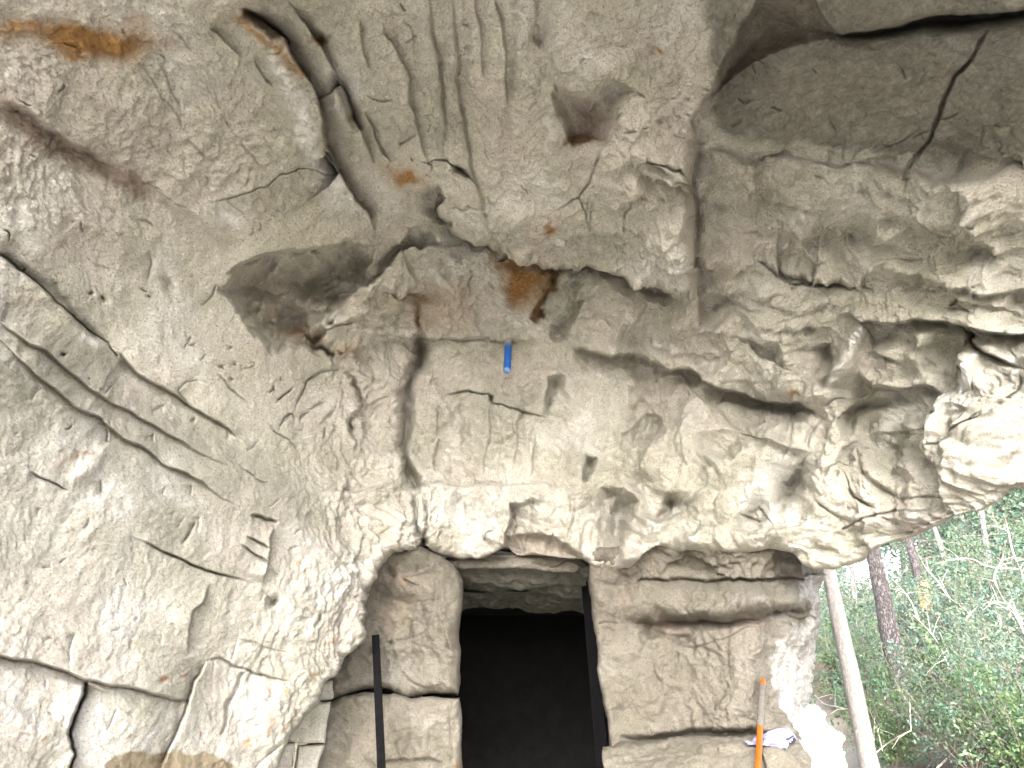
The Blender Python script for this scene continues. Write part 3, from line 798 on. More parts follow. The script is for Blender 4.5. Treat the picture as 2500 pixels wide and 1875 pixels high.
R.blob(2170, 960, 30, 16, -30, -.05); R.blob(1972, 808, 14, 12, 0, -.07); R.ridge(T(13, '430 540 500 600 560 700 600 780'), 14, -.04)
R.pit(T(13, '2040 240 2090 250 2201 400 2130 400 2000 380'), .08, 14)
R.blob(2330, 1010, 110, 50, -25, .04); R.blob(2250, 1060, 70, 40, 0, .04)
# lit lower edge of the overhang (sheets 10, 11)
R.crack(T(11, '350 480 420 440 540 390 640 355 720 330 800 305 870 275'), 4.6, .06, taper=False)
for s in ('0 90 60 180 180 280 280 340 380 385 470 410', '380 0 430 100 480 160 560 200 700 235', '700 0 740 80 860 150 1050 150 1250 130 1450 125 1640 160 1800 200', '860 280 1000 275 1200 265 1400 250'):
    p = T(11, s); R.crack(p, 4, .035); R.step(p, .02, 40)
R.step(T(10, '0 500 120 500 220 540 300 560 450 500 640 440 800 380 950 300 1180 230')[::-1], .0, 30, .035, 40)
R.step(T(10, '130 160 150 220 230 300 350 380')[::-1], .04, 60)
R.blob(1935, 1350, 60, 20, 0, -.05)
for cx, cy, rx, ry, a, h in ((1545, 1365, 50, 22, 0, .10), (1590, 1290, 50, 30, -30, .07), (1700, 1320, 50, 26, -20, .08), (1660, 1250, 36, 30, 30, -.06), (1780, 1290, 50, 24, 10, -.05), (1840, 1310, 60, 26, 0, .06),
                          (1520, 1200, 30, 40, 20, .06), (1570, 1180, 30, 24, 0, -.05), (1640, 1180, 50, 30, 30, .06), (1850, 1250, 26, 34, 30, -.09)):
    R.blob(cx, cy, rx, ry, a, h)
R.ridge(T(9, '640 350 660 310 760 240 860 180'), 10, .05); R.crack(T(9, '1000 130 1060 160 1140 180'), 4, .05); R.crack(T(9, '1090 90 1140 140 1200 200'), 4, .05)
R.pit(T(9, '1010 130 1080 110 1120 220 1060 290 1000 210'), .06, 12); R.crack(T(9, '590 30 560 80 510 120 460 190'), 8, .06)
R.stain('grey', ell=(1960, 1140, 60, 50, 0), a=.4); R.stain('grey', ell=(2080, 1150, 90, 40, 0), a=.3); R.stain('mauve', ell=(1925, 1185, 26, 46, 25), a=.55)
R.stain('grey', ell=(2200, 1060, 70, 40, 0), a=.35)
# tone standing in for light and shade: paler panel, darker roof slab and fold
R.stain('chalk_and_light', pts=T(0, '-400 1000 100 900 400 1040 640 1100 760 1180 860 1300 900 1450 700 2000 -400 2000'), a=.0, soft=160)
R.stain('chalk_and_light', pts=T(0, '850 860 1000 830 1300 850 1400 960 1360 1100 1250 1140 950 1140 880 1060'), a=.32, soft=100)
R.stain('grey', pts=T(0, '1700 -200 2700 -200 2700 380 2300 420 1900 370 1720 330 1720 250'), a=.72, soft=60)
R.stain('grey', pts=T(0, '1440 -100 1700 -100 1660 120 1600 280 1500 200'), a=.35, soft=120)
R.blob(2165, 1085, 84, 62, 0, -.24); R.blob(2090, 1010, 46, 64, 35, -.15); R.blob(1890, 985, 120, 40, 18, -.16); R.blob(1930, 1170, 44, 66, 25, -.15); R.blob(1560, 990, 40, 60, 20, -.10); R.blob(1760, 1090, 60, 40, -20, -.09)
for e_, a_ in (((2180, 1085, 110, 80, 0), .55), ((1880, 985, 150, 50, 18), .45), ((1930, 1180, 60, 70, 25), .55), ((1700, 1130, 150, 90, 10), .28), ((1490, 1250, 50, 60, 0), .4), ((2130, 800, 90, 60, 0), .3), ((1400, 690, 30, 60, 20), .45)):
    R.stain('grey', ell=e_, a=a_)  # grey laid in the hollows paints their shade deeper
R.stain('toned_down', pts=T(0, '-1500 560 0 640 120 780 290 890 420 960 600 1080 760 1160 900 1250 950 1345 960 1700 960 2200 -1500 2200'), a=1.0, soft=110)
R.stain('toned_down', pts=T(0, '880 1190 1000 1170 1300 1160 1500 1200 1760 1180 1960 1230 2100 1230 2300 1190 2330 960 2450 880 2700 800 2700 1400 1500 1420 880 1420'), a=.7, soft=90)  # strip over the doorway darkened in colour where light overexposes it
R.stain('toned_down', pts=T(0, '2290 960 2420 900 2700 860 2700 1350 2200 1350 2260 1180'), a=.95, soft=60)  # outer knob darkened in colour against the direct sun
# small fractures everywhere
R.scatter_cracks(110, (0, 560, 820, 1860), 130, 30, 22, 2.6, .018)
R.blob(1241, 830, 10, 7, 0, -.03)
R.scatter_cracks(50, (0, 0, 800, 560), 60, 40, 26, 2.6, .018)
R.scatter_cracks(130, (800, 0, 1700, 620), 80, 40, 26, 2.6, .018)
R.scatter_cracks(90, (1430, 200, 1720, 640), 20, 22, 30, 2.6, .022)
R.scatter_cracks(150, (1480, 360, 2500, 1300), 120, 60, 30, 3.0, .03)
R.scatter_cracks(160, (850, 600, 1500, 1350), 95, 30, 30, 3.0, .026)
R.scatter_cracks(60, (-560, 0, 0, 1860), 40, 40, 60, 4, .03)
R.scatter_cracks(40, (0, -600, 2500, 0), 80, 40, 60, 4, .03)
R.scatter_cracks(60, (1700, 100, 2500, 400), 20, 30, 30, 2.6, .014)

def sm(v, a, b):
    t = np.clip((v - a) / (b - a), 0, 1)
    return t * t * (3 - 2 * t)

def rough_main(P, X, Y):
    wall = (1 - sm(X + 0.25 * (Y - 900), 700, 950)) * sm(Y, 420, 620)
    slab = sm(X, 1680, 1760) * (1 - sm(Y, 330, 420))
    right = sm(X, 1450, 1560) * sm(Y, 330, 430)
    centre = sm(X, 780, 900) * (1 - sm(X, 1450, 1560)) * sm(Y, 520, 640)
    ribs = sm(X, 640, 820) * (1 - sm(X, 1300, 1420)) * (1 - sm(Y, 440, 620))
    W = P + 0.05 * np.stack([vnoise(P, 5, 3), vnoise(P, 5, 4), vnoise(P, 5, 5)], -1)
    d = 0.022 * fbm(P, 2.2, 2, 2)
    d -= facets(W, 3.4, 21) * (0.075 * right + 0.030 * centre + 0.010 - .004 * wall)
    d += facets(W, 5.6, 27) * (0.036 * right * (1 + .7 * sm(Y, 780, 900)) + 0.018 * centre + 0.007 - .003 * wall)
    d += facets(W, 8.5, 31) * (0.024 * right * (1 + .5 * sm(Y, 780, 900)) + 0.015 * centre + 0.008 - 0.0045 * wall)
    d -= facets(W, 21.0, 41) * (0.010 * right + 0.009 * centre + 0.0068 - 0.0048 * wall)
    d += facets(W, 46.0, 47) * (0.0042 * right + 0.0036 * centre + 0.0034 - 0.0022 * wall)
    fine = fbm(W, 24, 4, 12, 0.7)
    d += fine * (0.0062 + 0.0026 * right + 0.0024 * centre - 0.0024 * slab - 0.0042 * wall)
    # ribs running up the ceiling
    rib = np.abs(vnoise(np.stack([X / 58.0 + (Y - 200) * .0012, Y / 900.0, 0 * X], -1), 1.0, 8))
    d += rib * 0.034 * ribs
    # bedding lines on the side wall
    t = (Y - 0.55 * X) / 60.0
    d += (vnoise(np.stack([t, X / 700.0, 0 * X], -1), 1.0, 9) * 0.010 + vnoise(np.stack([t * 3.1, X / 260.0, 0 * X], -1), 1.0, 39) * 0.0035) * wall
    # rippled bedding over the open side
    t = (Y - 0.28 * X) / 46.0 + 0.7 * vnoise(P, 3, 57)
    d += (np.abs(vnoise(np.stack([t, X / 150.0, 0 * X], -1), 1.0, 19)) - .3) * 0.050 * right * (1 - .5 * sm(Y, 800, 950))
    d += (np.abs(vnoise(np.stack([X / 48.0 + .5 * vnoise(P, 3, 58), Y / 120.0, 0 * X], -1), 1.0, 29)) - .3) * 0.026 * right * (1 - sm(Y, 650, 800))
    # vertical dressing of the block panel
    d += np.abs(vnoise(np.stack([X / 34.0 + .6 * vnoise(P, 4, 55), Y / 330.0, 0 * X], -1), 1.0, 10)) * 0.016 * centre * sm(Y, 840, 900)
    return d

P, keep = R.finish(rough_main)
# the one rock mass is read as its natural bodies, split along its joints
XC = (R.X[:-1, :-1] + R.X[1:, 1:]) / 2 + .8 * R.warpx[:-1, :-1]; YC = (R.Y[:-1, :-1] + R.Y[1:, 1:]) / 2 + .8 * R.warpy[:-1, :-1]
own = np.zeros(XC.shape, int)
def region(k, pts):
    m = inside(XC, YC, pts) & (own == 0)
    own[m] = k
region(2, T(0, '-1500 2200') + c6[:6] + c7[1:] + T(0, '150 2200'))                                   # stones at the foot of the side wall
region(3, c7 + T(0, '150 2200 380 2200') + c8[::-1][:-3] + c6[::-1][1:6])
region(4, c8 + T(0, '380 2200 1000 2200 900 1600') + T(7, '1830 1110 1700 1070 1560 1030 1500 1010 1400 970'))
region(5, c1[1:] + c2[1:] + T(0, '640 1090 760 1160 900 1250 936 1345 960 1700 960 2200 -1500 2200 -1500 560'))  # side wall
region(6, FOLD[::-1][3:] + T(3, '640 -160') + T(0, '1900 -2400 3500 -2400 3500 60') + T(3, '2212 56 1900 66 1600 95 1400 140 1200 180 1090 190 1040 130 990 70 950 0')[0:0] + T(3, '2500 1200 2300 1150 2100 1040 1900 1020 1800 1022 1680 1062 1530 1062 1400 1040 1200 1008 1000 1000 800 985 640 1000 470 912 380 900 290 890'))  # roof slab
region(7, T(3, '2500 1200 2300 1150 2100 1040 1900 1020 1800 1022 1680 1062 1530 1062 1400 1040 1200 1008 1000 1000 800 985 640 1000 470 912 380 900 290 890') + FOLD[6:] + BAND[6:] + T(0, '2030 1100 1960 1240 1900 1400 3500 1500 3500 400'))  # overhang
region(8, LIP[5:] + T(6, '990 300 1030 560 1060 620 900 747 680 690 540 640 400 625 200 605') + T(5, '2060 690 1900 700 1800 684 1640 672 1550 682 1450 668 1260 670 1180 665 1080 700 940 740 760 770') + T(5, '560 770 330 720 210 540 110 390 170 290 290 215 500 165 680 150 850 105 1030 130'))  # hollowed band
region(9, T(5, '760 770 940 740 1080 700 1180 665 1260 670 1450 668 1550 682 1640 672 1800 684 1900 700 2060 690') + T(6, '200 605 400 625 540 640 680 690 800 730 900 747 980 757 1080 800 1200 870 1300 910 1420 932 1600 940 1700 1000') + T(0, '2030 1100 1960 1240 1900 1420') + T(5, '2150 1590')[0:0] + T(0, '1900 1500 900 1500 936 1345 900 1250 760 1160 640 1090') + T(4, '1520 1230')[0:0])
names = {2: 'foot_stone', 3: 'foot_stone', 4: 'foot_stone', 5: 'side_wall', 6: 'roof_slab', 7: 'overhang', 8: 'hollowed_band', 9: 'wall_over_doorway', 0: 'ceiling'}
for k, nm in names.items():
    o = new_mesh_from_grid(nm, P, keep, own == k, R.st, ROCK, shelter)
    if nm == 'roof_slab': o['label'] = 'smooth roof slab, shade put into its colour, with one long dark crack'
    if nm == 'hollowed_band': o['label'] = 'hollowed band of rock with orange and brown stains'
    if nm == 'side_wall': o['label'] = 'broad pale side wall with slanting cracks'

def simple_rough(amp=1.0, strat=0.0):
    def f(P, X, Y):
        W = P + 0.04 * np.stack([vnoise(P, 6, 3), vnoise(P, 6, 4), vnoise(P, 6, 5)], -1)
        d = amp * (0.016 * fbm(P, 3, 2, 6) + - facets(W, 4.5, 23) * .032 + facets(W, 11, 33) * .015 - facets(W, 24, 43) * .008 + facets(W, 48, 47) * .0035 + fbm(W, 24, 4, 14, .7) * .006)
        if strat:
            d = d + strat * vnoise(np.stack([P[:, 0] * 1.2, P[:, 1] * 1.2, P[:, 2] * 16 + vnoise(P, 3, 5)], -1), 1.0, 15) * .012
        return d
    return f

def body(name, box, ctrl, poly, feats=None, step=3.0, mat=ROCK, rough=None, rim=30, rim_depth=.5, round_px=14, round_m=.05, seed=2, parent=shelter, label=None):
    r = Relief(np.arange(box[0], box[2] + step, step), np.arange(box[1], box[3] + step, step), ctrl, poly, True, rim, rim_depth, round_px, round_m, seed)
    if feats: feats(r)
    Pm, kp = r.finish(rough or simple_rough())
    o = new_mesh_from_grid(name, Pm, kp, np.ones((r.sh[0] - 1, r.sh[1] - 1), bool), r.st, mat, parent)
    if label: o['label'] = label
    return o

# --- doorway pillar: two courses of dressed rock
def f_up(r):
    r.blob(1070, 1530, 60, 130, 0, .06); r.blob(925, 1500, 34, 90, 10, -.07); r.blob(1000, 1430, 60, 30, 0, .03)
    for s in ('860 760 850 900 870 1000 850 1100', '740 860 760 960 770 1080', '1050 480 1060 640 1070 800 1090 960 1095 1080'):
        p = T(8, s); r.crack(p, 4, .035); r.step(p, .02, 24)
    r.ridge(T(8, '1050 480 1055 640 1065 800 1090 900 1100 1100'), 8, .03)
    r.crack(T(8, '890 660 960 650 1050 645'), 3, .03); r.crack(T(8, '1080 520 1120 540 1160 555'), 3, .02); r.crack(T(8, '830 510 860 540 900 555'), 6, .05)
    r.step(T(8, '690 520 760 520 900 490 1050 480')[::-1], .05, 40, .02, 30); r.crack(T(8, '920 430 905 490'), 3, .02)
    r.step(T(8, '640 930 760 900 780 1050 850 1130 950 1170 1100 1160'), .02, 40, .015, 40)
    r.stain('mauve', ell=(945, 1510, 20, 60, 5), a=.6); r.stain('mauve', ell=(960, 1400, 90, 20, 0), a=.6); r.stain('rust', ell=(990, 1410, 14, 6, 20), a=.7); r.stain('grey', ell=(915, 1490, 20, 40, 0), a=.3)
    r.stain('rust', ell=(985, 1490, 40, 60, 0), a=.3)
    r.scatter_cracks(40, (900, 1380, 1130, 1690), 90, 40, 24, 2.6, .02)
UP = T(8, '300 1262 390 1250 470 1218 580 1188 660 1193 760 1200 860 1233 1000 1213 1152 1222 1165 1130 1165 1000 1158 900 1170 770 1176 650 1172 540 1150 480 1120 430 1070 392 980 340 900 320 700 320 560 420 300 900')
body('stone', (740, 1300, 1160, 1730), [(740, 1340, 4.0), (740, 1720, 4.08), (1150, 1340, 4.02), (1150, 1720, 4.05), (1000, 1500, 4.02), (920, 1520, 4.06)], UP, f_up, rim=34, rim_depth=.9, round_px=26, round_m=.12, seed=3, mat=ROCK_OCHRE, rough=simple_rough(1.15), label='upper rock course of the doorway pillar')
def f_lo(r):
    for s in ('850 1290 860 1400 850 1500 820 1600', '1100 1240 1110 1400 1105 1560', '780 1480 800 1560 820 1620'):
        p = T(8, s); r.crack(p, 4, .03); r.step(p, .015, 24)
    r.step(T(8, '660 1610 820 1600 960 1600 1080 1620'), .06, 40); r.blob(1040, 1760, 60, 40, 0, .03)
    r.stain('grey', ell=(1112, 1862, 12, 26, 0), a=1.0); r.stain('brown', ell=(1115, 1865, 12, 22, 0), a=.8); r.stain('mauve', ell=(880, 1800, 60, 60, 0), a=.35)
    r.scatter_cracks(30, (830, 1700, 1120, 1875), 10, 40, 24, 2.6, .02)
LO = T(8, '250 1275 390 1262 470 1232 580 1203 660 1207 760 1215 860 1246 1000 1228 1156 1236 1168 1300 1174 1450 1170 1659 1172 1900 250 1900')
body('stone', (720, 1660, 1160, 1990), [(740, 1680, 4.12), (740, 1980, 4.06), (1150, 1680, 4.08), (1150, 1980, 4.03), (1000, 1800, 4.06)], LO, f_lo, rim=34, rim_depth=.9, round_px=18, round_m=.07, seed=4, mat=ROCK_OCHRE, rough=simple_rough(1.15, .6), label='lower rock course of the doorway pillar')
# small stones wedged between side wall and pillar
for k, (s, Y) in enumerate((('250 1140 395 1128 398 1240 385 1250 250 1262', 3.98), ('120 1268 388 1258 372 1420 345 1512 150 1500 60 1500', 3.9), ('0 1506 172 1512 160 1659 120 1760 0 1760', 3.86), ('184 1518 345 1522 320 1620 300 1760 150 1760 176 1600', 3.94))):
    pl_ = T(8, s)
    bx = (min(p[0] for p in pl_) - 20, min(p[1] for p in pl_) - 20, max(p[0] for p in pl_) + 20, max(p[1] for p in pl_) + 20)
    body('stone', bx, [(bx[0], bx[1], Y), (bx[2], bx[1], Y + .03), (bx[0], bx[3], Y - .04), (bx[2], bx[3], Y)], pl_, None, rim=14, rim_depth=.22, round_px=7, round_m=.03, seed=5 + k, rough=simple_rough(.45))

# --- inner lintel and the soffit of the passage
IL = T(14, '700 150 1000 190 1400 190 1890 196 1960 280 1830 378 1700 366 1500 352 1300 332 1050 322 830 330 700 330')
body('inner_lintel', (1070, 1325, 1450, 1420), [(1070, 1330, 4.28), (1450, 1330, 4.28), (1070, 1420, 4.3), (1450, 1420, 4.34), (1250, 1375, 4.27)], IL,
     lambda r: (r.crack(T(14, '860 235 1100 235 1500 215 1900 200'), 4, .03), r.crack(T(14, '1380 330 1410 310'), 3, .02)), rim=14, rim_depth=.3, round_px=8, round_m=.03, seed=9, mat=ROCK_OCHRE, rough=simple_rough(.5))
xs_, ys_ = np.linspace(-.40, .62, 130), np.linspace(4.28, 5.5, 120)
GX, GY = np.meshgrid(xs_, ys_)
GZ = 2.03 - .15 * np.clip((GY - 4.3) / .9, 0, 1.4) - .02 * GX
flat = np.stack([GX, GY, GZ], -1).reshape(-1, 3)
GZ += (fbm(flat, 5, 4, 71) * .03 + facets(flat, 6, 72) * .02 + vnoise(flat * np.array([.8, 5, 1]), 2.2, 73) * .02).reshape(GX.shape)
new_mesh_from_grid('soffit', np.stack([GX, GY, GZ], -1), np.ones(GX.shape, bool), np.ones((119, 129), bool), {k: np.zeros(GX.shape) + (1.0 if k == 'grey' else 0) for k in R.st}, ROCK_OCHRE, shelter)  # grey all over holds the underside as dim as in shade

# --- wall on the open side of the doorway
def f_rw(r):
    r.step(T(9, '1350 505 1340 560 1345 640 1385 690 1370 745 1270 800 1200 870 1185 980 1195 1100 1240 1230 1275 1310 1290 1400')[::-1], .0, 40, .0, 40)
    r.stain('chalk_and_light', pts=T(9, '1350 505 1340 560 1345 640 1385 690 1370 745 1270 800 1200 870 1185 980 1195 1100 1240 1230 1275 1310 1290 1420 1700 1420 1700 470'), a=.5, soft=26)  # outer face painted pale in place of daylight from the open side
    r.blob(1720, 1468, 220, 40, -2, .09, 3); r.blob(1880, 1468, 80, 36, -4, .05)
    c = T(9, '400 560 560 552 700 548 900 540 1100 534 1300 520 1400 508 1500 505'); r.crack(c, 5, .07, taper=False); r.step(c, .05, 26, .03, 30)
    c = T(9, '280 790 380 795 470 790 560 770 700 760 830 775 960 772 1150 745 1300 705 1500 712'); r.crack(c, 10, .07); r.step(c, .09, 40, .04, 40); r.crack(T(9, '1250 775 1330 757 1500 754'), 4, .04)
    r.pit(T(9, '420 800 520 790 560 830 690 830 690 890 620 930 560 880 470 890 400 860'), .08, 16)
    r.blob(1400 + 380 * .4069, 1200 + 860 * .4069, 40, 26, 0, .03)
    c = T(9, '280 1480 350 1500 480 1495 560 1488 700 1458 900 1446 1100 1450 1250 1460'); r.crack(c, 9, .12); r.step(c[::-1], .0, 20, .04, 60)
    r.crack(T(9, '140 795 240 785 290 790'), 3, .04); r.stain('mauve', ell=(1620, 1520, 60, 20, 8), a=.7); r.stain('mauve', ell=(1840, 1512, 90, 12, -6), a=.7); r.stain('brown', ell=(1575, 1526, 30, 12, 8), a=.5)
    r.stain('brown', ell=(1690, 1664, 7, 6, 0), a=.7); r.stain('brown', ell=(1672, 1668, 5, 4, 0), a=.7); r.stain('brown', ell=(1705, 1760, 6, 10, 0), a=.6)
    r.stain('mauve', ell=(1530, 1450, 26, 80, 0), a=.45)
    for s in ('470 960 480 1060 500 1130 540 1200', '620 960 610 1080 590 1150', '1000 1000 1010 1080', '640 1380 700 1400 760 1340', '700 1330 765 1332 765 1380'):
        r.crack(T(9, s), 3.4, .025)
    r.step(T(9, '480 910 540 890 620 880 640 930 760 930 900 880 1060 800 1180 790')[::-1][::-1], .0, 20, .03, 40)
    r.scatter_cracks(90, (1480, 1390, 2000, 1800), 10, 50, 28, 2.6, .02)
RW = T(9, '70 330 1450 330 1500 400 1490 470 1478 505 1466 560 1464 620 1486 680 1474 700 1478 740 1470 770 1466 830 1450 930 1450 1000 1430 1150 1420 1250 1420 1420 1430 1700 225 1700 220 1659 200 1400 150 1000 112 700 84 430')
RWC = [(1550, 1345, 3.88), (1700, 1345, 3.80), (1850, 1345, 3.76), (1430, 1340, 3.99), (1480, 1800, 4.0), (1470, 1600, 4.02), (1700, 1400, 3.95), (1700, 1640, 3.98), (1700, 1850, 3.96), (1880, 1640, 3.93), (1880, 1850, 3.93), (1940, 1400, 4.05), (1935, 1450, 4.05), (1890, 1560, 3.95), (1885, 1640, 3.93), (1915, 1740, 3.93),
       (1995, 1400, 4.35), (1995, 1480, 4.38), (1970, 1560, 4.5), (1970, 1640, 4.55), (1975, 1720, 4.5), (1930, 1600, 4.2), (2010, 1850, 4.6), (1940, 1850, 4.0), (1960, 1440, 4.2)]
body('jamb_wall', (1410, 1320, 2020, 1900), RWC, RW, f_rw, rim=36, rim_depth=1.0, round_px=14, round_m=.06, seed=10, rough=simple_rough(1.2, .6), label='bulging wall beside the doorway with an outer edge coloured pale as if daylit', mat=ROCK_OCHRE)

# --- ledge and the stones at its end, whitened as if sunlit
def f_lg(r):
    r.crack(T(9, '1120 1590 1150 1640 1170 1700'), 5, .05); r.step(T(9, '220 1560 400 1580 700 1560 1000 1570 1100 1580'), .0, 20, .02, 40)
    r.scatter_cracks(30, (1480, 1800, 1880, 1900), 10, 50, 26, 2.6, .018)
LG = T(9, '180 1540 300 1512 560 1492 700 1474 900 1462 1130 1458 1330 1470 1400 1560 1400 1900 180 1900')
body('ledge', (1440, 1770, 2000, 1990), [(1460, 1800, 3.95), (1700, 1795, 3.93), (1900, 1790, 3.93), (1460, 1832, 3.72), (1700, 1830, 3.66), (1900, 1826, 3.64), (1460, 1860, 3.66), (1700, 1860, 3.58), (1900, 1860, 3.56), (1460, 1990, 3.6), (1700, 1990, 3.55), (1960, 1990, 3.55), (1960, 1840, 3.66)],
     LG, f_lg, rim=20, rim_depth=.3, round_px=8, round_m=.02, seed=11, rough=simple_rough(.7), mat=ROCK_OCHRE)
def f_s1(r):
    r.stain('chalk_and_light', ell=(1960, 1770, 200, 200, 0), a=.6)  # whitened to paint the daylight on the ledge end
    for s in ('1330 1380 1450 1360 1520 1400', '1440 1300 1500 1350 1520 1440', '1330 1300 1420 1290'):
        r.crack(T(9, s), 4, .03)
    r.scatter_cracks(14, (1920, 1720, 2020, 1800), 40, 60, 24, 2.6, .02)
body('stone', (1880, 1680, 2060, 1830), [(1890, 1690, 4.3), (1890, 1820, 3.95), (2050, 1690, 4.7), (2050, 1820, 4.5), (1970, 1760, 4.15)], T(9, '1290 1400 1300 1330 1390 1290 1425 1252 1500 1298 1530 1345 1545 1400 1600 1440 1580 1520 1290 1500'), f_s1, rim=24, rim_depth=.5, round_px=22, round_m=.12, seed=12, label='stone at the end of the ledge, coloured white as if sunlit')
def f_s2(r):
    r.stain('chalk_and_light', ell=(1980, 1860, 260, 200, 0), a=.6)  # whitened the same way, daylight put into the colour
    for s in ('1300 1500 1400 1480 1500 1440 1560 1410', '1380 1560 1480 1570 1600 1500', '1560 1420 1600 1440 1640 1480'):
        r.crack(T(9, s), 4, .03)
    r.scatter_cracks(20, (1930, 1790, 2070, 1900), 40, 60, 24, 2.6, .02)
body('stone', (1840, 1750, 2100, 1990), [(1850, 1800, 3.9), (1850, 1990, 3.5), (2090, 1770, 4.5), (2090, 1990, 4.1), (1960, 1800, 3.95), (1960, 1880, 3.62), (2030, 1850, 3.9)], T(9, '1150 1560 1260 1500 1400 1470 1510 1420 1545 1395 1632 1430 1642 1480 1650 1600 1655 1659 1660 1900 1130 1900'), f_s2, rim=26, rim_depth=.6, round_px=18, round_m=.1, seed=13, label='bright lowest stone at the outer end of the ledge')

# --- the bulk of the rock above and behind, out of the picture, added to keep light from leaking in
def lump(name, lo, hi, amp=.25, n=10):
    bm = bmesh.new()
    bmesh.ops.create_cube(bm, size=1.0)
    bmesh.ops.subdivide_edges(bm, edges=bm.edges[:], cuts=n, use_grid_fill=True)
    c = np.array([v.co[:] for v in bm.verts])
    w = (np.array(lo) + np.array(hi)) / 2 + c * (np.array(hi) - np.array(lo))
    nrm = c / np.linalg.norm(c, axis=1, keepdims=True)
    w = w + nrm * (fbm(w, .9, 3, 5) * amp)[:, None]
    for v, q in zip(bm.verts, w): v.co = q
    me = bpy.data.meshes.new(name); bm.to_mesh(me); bm.free()
    at = [me.attributes.new(k, 'FLOAT', 'POINT') for k in R.st]
    me.materials.append(ROCK)
    o = bpy.data.objects.new(name, me); COL.objects.link(o); o.parent = shelter
    return o
lump('rock_bulk', (-6, .7, 4.35), (1.9, 9, 6.5))
lump('rock_bulk', (-6, .1, 3.85), (1.9, .9, 6.2), .12)
lump('rock_bulk', (-6, 5.0, -1), (-.95, 9, 4.6), .15)
lump('rock_bulk', (-6, -.6, -1), (-2.75, 6, 4.8), .15)
lump('rock_bulk', (.98, 5.0, -1), (1.35, 8, 4.6), .1)
lump('rock_bulk', (-1.2, 6.0, 2.0), (1.2, 9, 4.7), .1)

# --- the dark chamber behind the doorway
chamber = empty('dark_chamber', (0, 5.2, 0)); chamber.location = (0, 0, 0)
tag(chamber, 'unlit black chamber seen through the doorway', 'chamber')
BLACK = plain('darkness_lining', (0.005, 0.005, 0.0055), .95, 0, .4, 8, .6)  # near-black colour stands in for the darkness inside
def inward(name, x0, x1, y0, y1, z0, z1, sides):
    V = [(x, y, z) for x in (x0, x1) for y in (y0, y1) for z in (z0, z1)]
    F = {'left': (0, 1, 3, 2), 'right': (4, 6, 7, 5), 'back': (2, 3, 7, 6), 'top': (1, 5, 7, 3), 'floor': (0, 2, 6, 4), 'front': (0, 4, 5, 1)}
    return V, [F[s] for s in sides]
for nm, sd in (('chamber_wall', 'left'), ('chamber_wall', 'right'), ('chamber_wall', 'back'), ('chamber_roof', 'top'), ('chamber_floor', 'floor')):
    V, F = inward(nm, -.95, 1.0, 4.05 if sd == 'floor' else 4.9, 8.2, .07, 1.93, (sd,))  # dark floor drawn forward to cut light bouncing onto the soffit
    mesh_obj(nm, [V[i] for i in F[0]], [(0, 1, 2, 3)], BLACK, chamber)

# ------------------------------------------------------------------ ground
def ground_z(x, y):
    x = np.asarray(x, float); y = np.asarray(y, float)
    z = 0.62 * sm(x - 0.22 * y, .6, 1.8) * sm(y, 3.6, 6.0)
    z = z + 0.075 * np.clip(y - 7.5, 0, 30) * sm(x, 1.5, 4.0) + .05 * np.clip(x - 6, 0, 30) * sm(y, 3, 9)
    r = np.hypot(x, y)
    return z + .05 * np.sin(x * 1.7 + 1) * np.sin(y * 1.3) * sm(r, 4, 9) - .0 * r
gx = np.concatenate([-np.geomspace(400, 6, 26), np.linspace(-5.5, 14, 120), np.geomspace(15, 400, 24)])
gy = np.concatenate([-np.geomspace(400, 5, 26), np.linspace(-4.5, 26, 150), np.geomspace(27, 500, 24)])
GX, GY = np.meshgrid(gx, gy)
GZ = ground_z(GX, GY)
fl = np.stack([GX, GY, GZ], -1).reshape(-1, 3)
GZ = GZ + (fbm(fl, 2.5, 3, 61) * .025).reshape(GX.shape) * (np.hypot(GX, GY) < 40)
def ground_material():
    m, nt, p = nodes_of('sandy_leaf_litter')
    v = coords(nt)
    col = mixc(nt, ramp(nt, noise(nt, v, .8, 5), .4, .6), (0.46, 0.44, 0.39), (0.40, 0.38, 0.335))
    litter = mixc(nt, ramp(nt, noise(nt, v, 24, 5, .7), .4, .6), (0.05, 0.034, 0.022), (0.13, 0.092, 0.06))
    sx = nt.nodes.new('ShaderNodeSeparateXYZ'); nt.links.new(v, sx.inputs[0])
    f = math_(nt, 'SUBTRACT', sx.outputs[0], math_(nt, 'MULTIPLY', sx.outputs[1], 0.22))
    f = math_(nt, 'ADD', f, math_(nt, 'MULTIPLY', noise(nt, v, 1.5, 4), .6))
    f = ramp(nt, f, .7, 2.4)
    col = mixc(nt, f, col, litter)
    dx = math_(nt, 'ADD', sx.outputs[1], math_(nt, 'MULTIPLY', noise(nt, v, 1.1, 4), 1.2))
    col = mixc(nt, math_(nt, 'MULTIPLY', math_(nt, 'MULTIPLY', ramp(nt, dx, -.6, .5), .85), math_(nt, 'SUBTRACT', 1.0, f)), col, (0.46, 0.44, 0.39))     # pale floor under the roof, kept bright to bounce light upward
    nt.links.new(col, p.inputs['Base Color'])
    p.inputs['Roughness'].default_value = .95
    b = N(nt, 'Bump', Strength=.6, Distance=.03); nt.links.new(noise(nt, v, 30, 6, .7), b.inputs['Height']); nt.links.new(b.outputs[0], p.inputs['Normal'])
    return m
go = new_mesh_from_grid('ground', np.stack([GX, GY, GZ], -1), np.ones(GX.shape, bool), np.ones((GX.shape[0] - 1, GX.shape[1] - 1), bool), {}, ground_material())
go['kind'] = 'structure'

